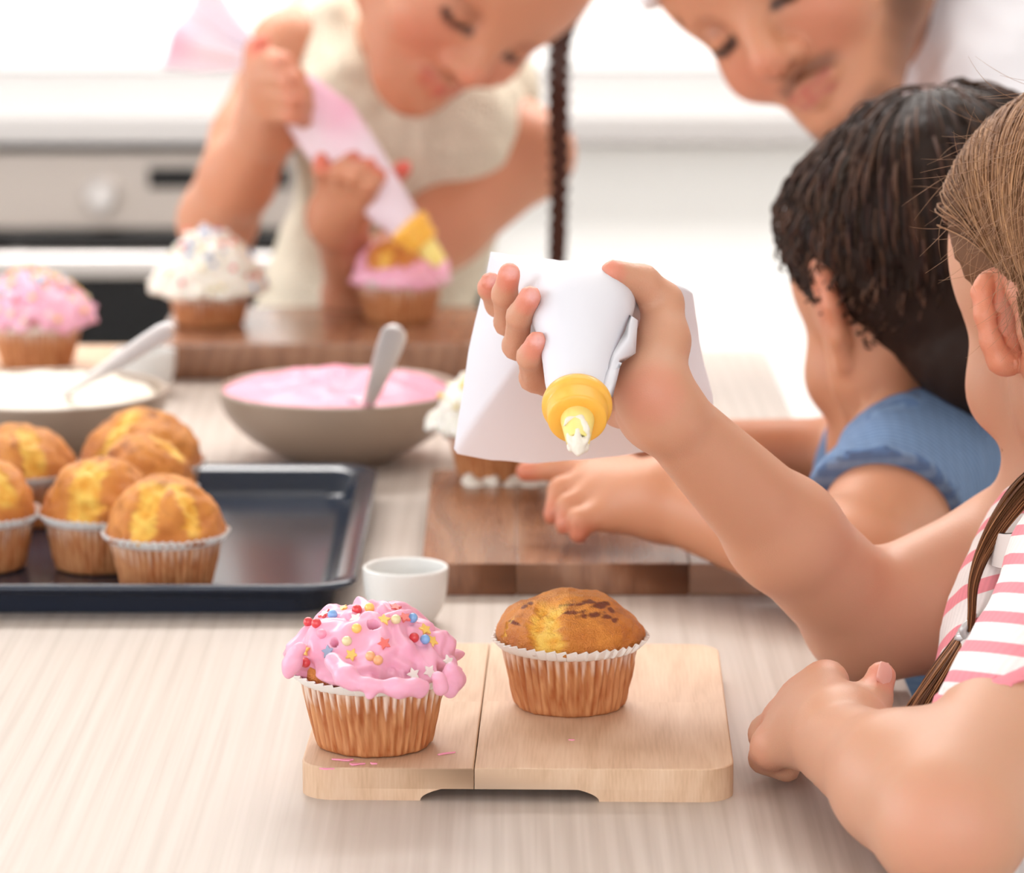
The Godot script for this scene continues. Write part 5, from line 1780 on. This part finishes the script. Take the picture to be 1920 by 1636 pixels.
# ---- the girl across the table ---------------------------------------------------------------------------------
func build_girl_back() -> void:
	var who := thing("person", "girl with a dark braid in a sleeveless cream top bending over a cupcake", "person", Vector3.ZERO)
	var fd := skin_field(lin(0.785, 0.54, 0.415))
	var c := at(876, -96, 2.745)
	var hd := head(fd, c, img_dir(0.24, -0.74, 0.63), img_dir(0.71, 0.577, 0.407), 1.05, true, lin(0.74, 0.30, 0.28), lin(0.45, 0.30, 0.22))
	var g: Callable = hd[4]
	var pink := lin(0.86, 0.46, 0.40)
	fd.bone(g.call(-1.5, -4.0, 0), at(770, 130, 2.90), 0.043, 0.046, 0.02)
	# shoulders and chest
	var s1 := at(548, 100, 2.885)
	var s2 := at(990, 288, 2.865)
	fd.bone(at(770, 150, 2.91), s1, 0.045, 0.034, 0.02)
	fd.bone(at(770, 150, 2.91), s2, 0.045, 0.036, 0.02)
	fd.bone(at(780, 240, 2.90), at(690, 620, 2.93), 0.070, 0.070, 0.03)
	# arm at the picture's left: elbow out, hand high on the bag
	var e1 := at(408, 415, 2.790)
	var w1 := at(505, 232, 2.675)
	fd.bone(s1, at(470, 260, 2.85), 0.0335, 0.030, 0.012)
	fd.bone(at(470, 260, 2.85), e1, 0.030, 0.0285, 0.012)
	fd.bone(e1, at(445, 335, 2.74), 0.0285, 0.0275, 0.014)
	fd.bone(at(445, 335, 2.74), w1, 0.0272, 0.0200, 0.014)
	var kn := [at(485, 108, 2.625), at(490, 140, 2.615), at(495, 172, 2.615), at(505, 204, 2.620)]
	var kp := [at(530, 118, 2.590), at(545, 150, 2.585), at(553, 182, 2.588), at(552, 212, 2.598)]
	var kt := [at(560, 142, 2.610), at(573, 172, 2.608), at(576, 200, 2.612), at(570, 226, 2.618)]
	for q in 4:
		fd.bone(w1, kn[q], 0.0195, 0.0110, 0.012)
		fd.bone(kn[q], kp[q], 0.0095, 0.0078, 0.004)
		fd.bone(kp[q], kt[q], 0.0076, 0.0064, 0.003)
		fd.spot(kp[q], 0.012, pink, 0.35)
	fd.bone(at(490, 165, 2.65), at(480, 92, 2.635), 0.012, 0.0085, 0.008)
	fd.bone(at(480, 92, 2.635), at(492, 80, 2.612), 0.0082, 0.0066, 0.003)
	fd.spot(at(484, 84, 2.61), 0.013, lin(0.84, 0.38, 0.30), 0.8)
	# arm at the picture's right: elbow on the table edge, hand under the bag
	var e2 := at(672, 560, 2.775)
	var w2 := at(634, 408, 2.70)
	fd.bone(s2, at(840, 420, 2.825), 0.0345, 0.0315, 0.012)
	fd.bone(at(840, 420, 2.825), e2, 0.0315, 0.0285, 0.012)
	fd.bone(e2, w2, 0.0235, 0.0190, 0.012)
	var jn := [at(618, 345, 2.672), at(640, 352, 2.662), at(662, 362, 2.657), at(682, 378, 2.657)]
	var jp := [at(605, 318, 2.645), at(640, 318, 2.628), at(668, 326, 2.622), at(694, 344, 2.624)]
	var jt := [at(604, 298, 2.640), at(664, 294, 2.640), at(692, 308, 2.632), at(712, 330, 2.636)]
	for q in 4:
		fd.bone(w2, jn[q], 0.0185, 0.0105, 0.012)
		fd.bone(jn[q], jp[q], 0.0092, 0.0076, 0.004)
		fd.bone(jp[q], jt[q], 0.0074, 0.0062, 0.003)
		fd.spot(jt[q], 0.014, lin(0.86, 0.40, 0.34), 0.7)
	fd.bone(at(660, 385, 2.69), at(735, 335, 2.70), 0.012, 0.0085, 0.008)
	fd.bone(at(735, 335, 2.70), at(758, 314, 2.685), 0.0080, 0.0064, 0.003)
	fd.spot(at(757, 314, 2.68), 0.014, lin(0.87, 0.38, 0.34), 0.85)
	put("body", fd.mesh(0.004), mats["skin"], who)
	# top
	var tp := Field.new()
	tp.noise = noise(20.0, 2, 6); tp.amp = 0.004
	tp.bone(at(618, 60, 2.885), at(640, 190, 2.855), 0.029, 0.034, 0.02)
	tp.bone(at(905, 215, 2.87), at(880, 270, 2.85), 0.034, 0.036, 0.02)
	tp.bone(at(660, 225, 2.865), at(860, 275, 2.855), 0.046, 0.044, 0.03)
	tp.bone(at(775, 300, 2.895), at(668, 640, 2.925), 0.080, 0.086, 0.04)
	tp.bone(at(640, 60, 2.95), at(900, 180, 2.95), 0.05, 0.05, 0.03)
	tp.carve(at(770, 60, 2.83), at(775, 120, 2.80), 0.035, 0.01)
	put("top", tp.mesh(0.006), mats["shirt_cream"], who)
	# hair and braid
	var f: Vector3 = hd[0]
	var u: Vector3 = hd[1]
	var l: Vector3 = hd[2]
	var k: float = hd[3]
	var hb := Field.new()
	hb.base = lin(0.27, 0.165, 0.115)
	hb.bone(c + (-f * 2.4 + u * 2.9) * k, c + (f * 2.2 + u * 3.2) * k, 8.2 * k, 7.9 * k, 0.01)
	hb.bone(c + (-f * 3.0 + u * 1.0) * k, c + (-f * 3.0 - u * 4.0) * k, 7.2 * k, 4.5 * k, 0.02)
	hb.keep(f * 0.86 - u * 0.5, c + (f * 1.6 + u * 0.5) * k)
	var hair := put("hair", hb.mesh(0.005), mats["hair"], who)
	var br := Field.new()
	br.base = lin(0.255, 0.14, 0.10)
	var path := smooth_path([c + (-f * 3.4 - u * 1.0 + l * 6.4) * k, at(1078, -20, 2.84), at(1052, 70, 2.83), at(1047, 180, 2.80), at(1049, 300, 2.80), at(1047, 420, 2.80), at(1043, 520, 2.80), at(1043, 640, 2.80)], 9)
	for q in path.size() - 1:
		var t := float(q) / path.size()
		var rad := lerpf(0.0074, 0.0044, t)
		var sgn := 1.0 if q % 2 == 0 else -1.0
		var o := img_dir(1, 0, 0) * sgn * rad * 0.75
		br.bone(path[q] + o, path[q + 1] - o * 0.6, rad * 0.85, rad * 0.62, 0.0025)
	put("braid", br.mesh(0.0028), mats["hair"], hair)

# ---- piping bags -----------------------------------------------------------------------------------------------
func resample(pts: Array, n: int) -> PackedVector3Array:       # closed outline, evenly spaced from its first point
	var out := PackedVector3Array()
	var sm: Array = pts + [pts[0]]
	var len := [0.0]
	for i in sm.size() - 1: len.append(len[-1] + sm[i].distance_to(sm[i + 1]))
	var j := 0
	for i in n:
		var s: float = len[-1] * i / n
		while j < len.size() - 2 and len[j + 1] < s: j += 1
		out.append(sm[j].lerp(sm[j + 1], clampf((s - len[j]) / maxf(len[j + 1] - len[j], 1e-9), 0.0, 1.0)))
	return out

func build_bags() -> void:
	# the bag in the raised hand: coupler towards the viewer, mouth hanging open behind the hand
	var o := thing("piping_bag", "white paper piping bag with a yellow nozzle, held up in the girl's raised hand", "piping bag", Vector3.ZERO)
	var axis := img_dir(0.0, -0.57, 0.82)
	var ax := img_dir(1, 0, 0)
	var ay := axis.cross(ax)
	var cp := at(1082, 762, 1.548)
	var turn := Basis(ax, axis, ax.cross(axis))
	var cw := put("coupler", lathe([Vector2(0.0105, -0.004), Vector2(0.0147, -0.0035), Vector2(0.0151, -0.002), Vector2(0.0151, 0.0), Vector2(0.0147, 0.0012), Vector2(0.0136, 0.0018), Vector2(0.0131, 0.003), Vector2(0.0127, 0.0092), Vector2(0.0121, 0.0102), Vector2(0.0105, 0.0106), Vector2(0.0073, 0.0100), Vector2(0.0060, 0.0096)], 64), mats["plastic_yellow"], o)
	cw.transform = Transform3D(turn, cp)
	var tipm := put("nozzle", lathe([Vector2(0.0072, 0.006), Vector2(0.0072, 0.0105), Vector2(0.0066, 0.0150), Vector2(0.0050, 0.0262), Vector2(0.0048, 0.0268), Vector2(0.0040, 0.0268), Vector2(0.0038, 0.024)], 40), mats["plastic_pale_yellow"], o)
	tipm.transform = Transform3D(turn, cp)
	var cm := Field.new()
	cm.noise = noise(160.0, 2, 3); cm.amp = 0.0006
	var e := cp + axis * 0.0265
	cm.bone(e - axis * 0.006, e + axis * 0.004 - ay * 0.0, 0.0036, 0.0030, 0.002)
	cm.bone(e + axis * 0.003, e + axis * 0.0055 + img_dir(0, -1, 0) * 0.0016, 0.0028, 0.0008, 0.002)
	var up := img_dir(0, 1, 0.35)
	cm.bone(e - axis * 0.0015 + up * 0.0046 + ax * 0.0035, e - axis * 0.0085 + up * 0.0050 + ax * 0.0012, 0.0016, 0.0017, 0.0015)
	cm.bone(e - axis * 0.0085 + up * 0.0050 + ax * 0.0012, e - axis * 0.0085 + up * 0.0048 - ax * 0.0042, 0.0017, 0.0011, 0.0015)
	cm.bone(e - axis * 0.0085 + up * 0.0048 - ax * 0.0042, e - axis * 0.0058 + up * 0.0036 - ax * 0.0062, 0.0011, 0.0004, 0.001)
	for q in 5:
		var a := -0.5 + q * 1.05
		cm.bone(e + (ax * cos(a) + ay * sin(a)) * 0.0044 - axis * 0.002, e + (ax * cos(a) + ay * sin(a)) * 0.0034 + axis * 0.0022, 0.0013, 0.0016, 0.0012)
	put("cream", cm.mesh(0.0007), mats["cream_white"], o)
	# the paper: rings from the coupler through the grip to the mouth
	var n := 96
	var oval := func(px: float, py: float, d: float, rx: float, ry: float) -> PackedVector3Array:
		return ring(at(px, py, d), img_dir(1, 0, 0), img_dir(0, 0.80, 0.60), rx, ry, n)
	var mouth := resample([at(1335, 742, 1.705), at(1312, 640, 1.69), at(1298, 545, 1.668), at(1240, 524, 1.662), at(1105, 500, 1.660), at(985, 480, 1.664), at(919, 473, 1.668), at(905, 540, 1.680), at(880, 650, 1.692), at(862, 770, 1.705), at(850, 848, 1.715), at(920, 862, 1.718), at(1000, 868, 1.720), at(1100, 862, 1.722), at(1215, 846, 1.722), at(1300, 835, 1.718), at(1338, 822, 1.712)], n)
	var rings := []
	rings.append(oval.call(1083, 752, 1.552, 0.0105, 0.0105))
	rings.append(oval.call(1083, 738, 1.556, 0.0128, 0.0125))
	rings.append(oval.call(1084, 712, 1.562, 0.0145, 0.0140))
	rings.append(oval.call(1086, 676, 1.570, 0.0160, 0.0150))
	rings.append(oval.call(1088, 640, 1.577, 0.0176, 0.0165))
	rings.append(oval.call(1090, 606, 1.584, 0.0205, 0.0180))
	rings.append(oval.call(1090, 580, 1.592, 0.0230, 0.0195))
	rings.append(oval.call(1090, 560, 1.603, 0.0245, 0.0205))
	var grip = rings[-1]
	for q in 7:
		var t := (q + 1) / 7.0
		var rr := PackedVector3Array()
		for i in n:
			var p: Vector3 = grip[i]
			var m: Vector3 = mouth[i]
			var bow := sin(t * PI) * 0.004
			var s := smoothstep(0.0, 1.0, t) * 0.5 + t * 0.5
			var x := lerpf(0.0, 1.0, s)
			rr.append(p.lerp(m, x) + img_dir(0, 0.2, -1) * bow)
		rings.append(rr)
	var nz := noise(30.0, 2, 12)
	for k in rings.size():
		if k < 2: continue
		var amt := 0.0012 if k < 8 else 0.0010
		for i in n:
			var p: Vector3 = rings[k][i]
			rings[k][i] = p + img_dir(0.3, 0.5, 0.8) * nz.get_noise_3dv(p) * amt * (1.0 if k < 8 else 1.4)
	var b := Build.new()
	b.loft(rings, false, false)
	for i in b.c.size(): b.c[i] = lin(0.90, 0.895, 0.925)
	put("bag", b.done(), mats["bag_white"], o)
	# a pleat of paper standing out beside the thumb
	var pl := Build.new()
	var left := [at(1128, 738, 1.548), at(1133, 700, 1.556), at(1150, 660, 1.565), at(1172, 620, 1.574), at(1180, 590, 1.582)]
	var right := [at(1149, 745, 1.548), at(1162, 690, 1.560), at(1166, 680, 1.568), at(1192, 662, 1.576), at(1196, 600, 1.586)]
	var r2 := []
	for i in 5:
		r2.append(PackedVector3Array([left[i], (left[i] + right[i]) / 2 + img_dir(0, 0, 1) * 0.0018, right[i], (left[i] + right[i]) / 2 - img_dir(0, 0, 1) * 0.001]))
	pl.loft(r2)
	for i in pl.c.size(): pl.c[i] = lin(0.90, 0.895, 0.925)
	put("pleat", pl.done(), mats["bag_white"], o)

	# the other girl's bag
	var o2 := thing("piping_bag", "pink-stained piping bag with an orange nozzle in the hands of the girl across the table", "piping bag", Vector3.ZERO)
	var path := [at(345, 40, 2.66), at(400, 68, 2.655), at(450, 92, 2.648), at(482, 112, 2.640), at(515, 145, 2.632), at(560, 185, 2.640), at(610, 235, 2.650), at(655, 295, 2.655), at(700, 350, 2.655), at(738, 395, 2.655), at(764, 425, 2.655)]
	var rx := [0.036, 0.026, 0.015, 0.009, 0.0125, 0.0195, 0.0245, 0.0235, 0.0195, 0.0155, 0.0120]
	var rz := [0.004, 0.005, 0.006, 0.008, 0.0115, 0.016, 0.0185, 0.019, 0.017, 0.0145, 0.0118]
	var fr := frames(path)
	var rg := []
	var pk := []
	for i in path.size():
		var t: Vector3 = (path[mini(i + 1, path.size() - 1)] - path[maxi(i - 1, 0)]).normalized()
		var z := img_dir(0, 0, 1)
		z = (z - t * z.dot(t)).normalized()
		var x := t.cross(z)
		var rr2 := PackedVector3Array()
		for q in 40:
			var a := TAU * q / 40.0
			var w: float = 1.0 + (0.10 * sin(a * 5.0 + i) if i < 4 else 0.03 * sin(a * 3.0 + i))
			rr2.append(path[i] + x * cos(a) * rx[i] * w + z * (sin(a) * rz[i] * w + (0.006 * sin(cos(a) * 5.0) if i < 3 else 0.0)))
		rg.append(rr2)
		pk.append(lin(0.93, 0.86, 0.90))
	var b3 := Build.new()
	b3.loft(rg, false, true, pk)
	for i in b3.v.size():                                   # icing showing through the bag
		for s in [[at(640, 180, 2.63), 0.035], [at(330, 80, 2.66), 0.022]]:
			var d: float = b3.v[i].distance_to(s[0]) / s[1]
			if d < 1.0: b3.c[i] = b3.c[i].lerp(lin(0.95, 0.68, 0.79), (1.0 - d * d) * 0.9)
	put("bag", b3.done(), mats["bag_white"], o2)
	var n_axis: Vector3 = (at(796, 462, 2.655) - at(764, 425, 2.655)).normalized()
	var nx := n_axis.cross(img_dir(0, 0, 1)).normalized()
	var basis2 := Basis(nx, n_axis, nx.cross(n_axis))
	var c2 := put("coupler", lathe([Vector2(0.0100, -0.006), Vector2(0.0150, -0.005), Vector2(0.0158, -0.002), Vector2(0.0152, 0.002), Vector2(0.0135, 0.004), Vector2(0.0128, 0.013), Vector2(0.0105, 0.015), Vector2(0.006, 0.015)], 40), mats["plastic_yellow"], o2)
	c2.transform = Transform3D(basis2, at(772, 430, 2.655))
	var t2 := put("nozzle", lathe([Vector2(0.0085, 0.010), Vector2(0.0080, 0.018), Vector2(0.0055, 0.032), Vector2(0.0045, 0.033)], 32), mats["plastic_pale_yellow"], o2)
	t2.transform = Transform3D(basis2, at(772, 430, 2.655))
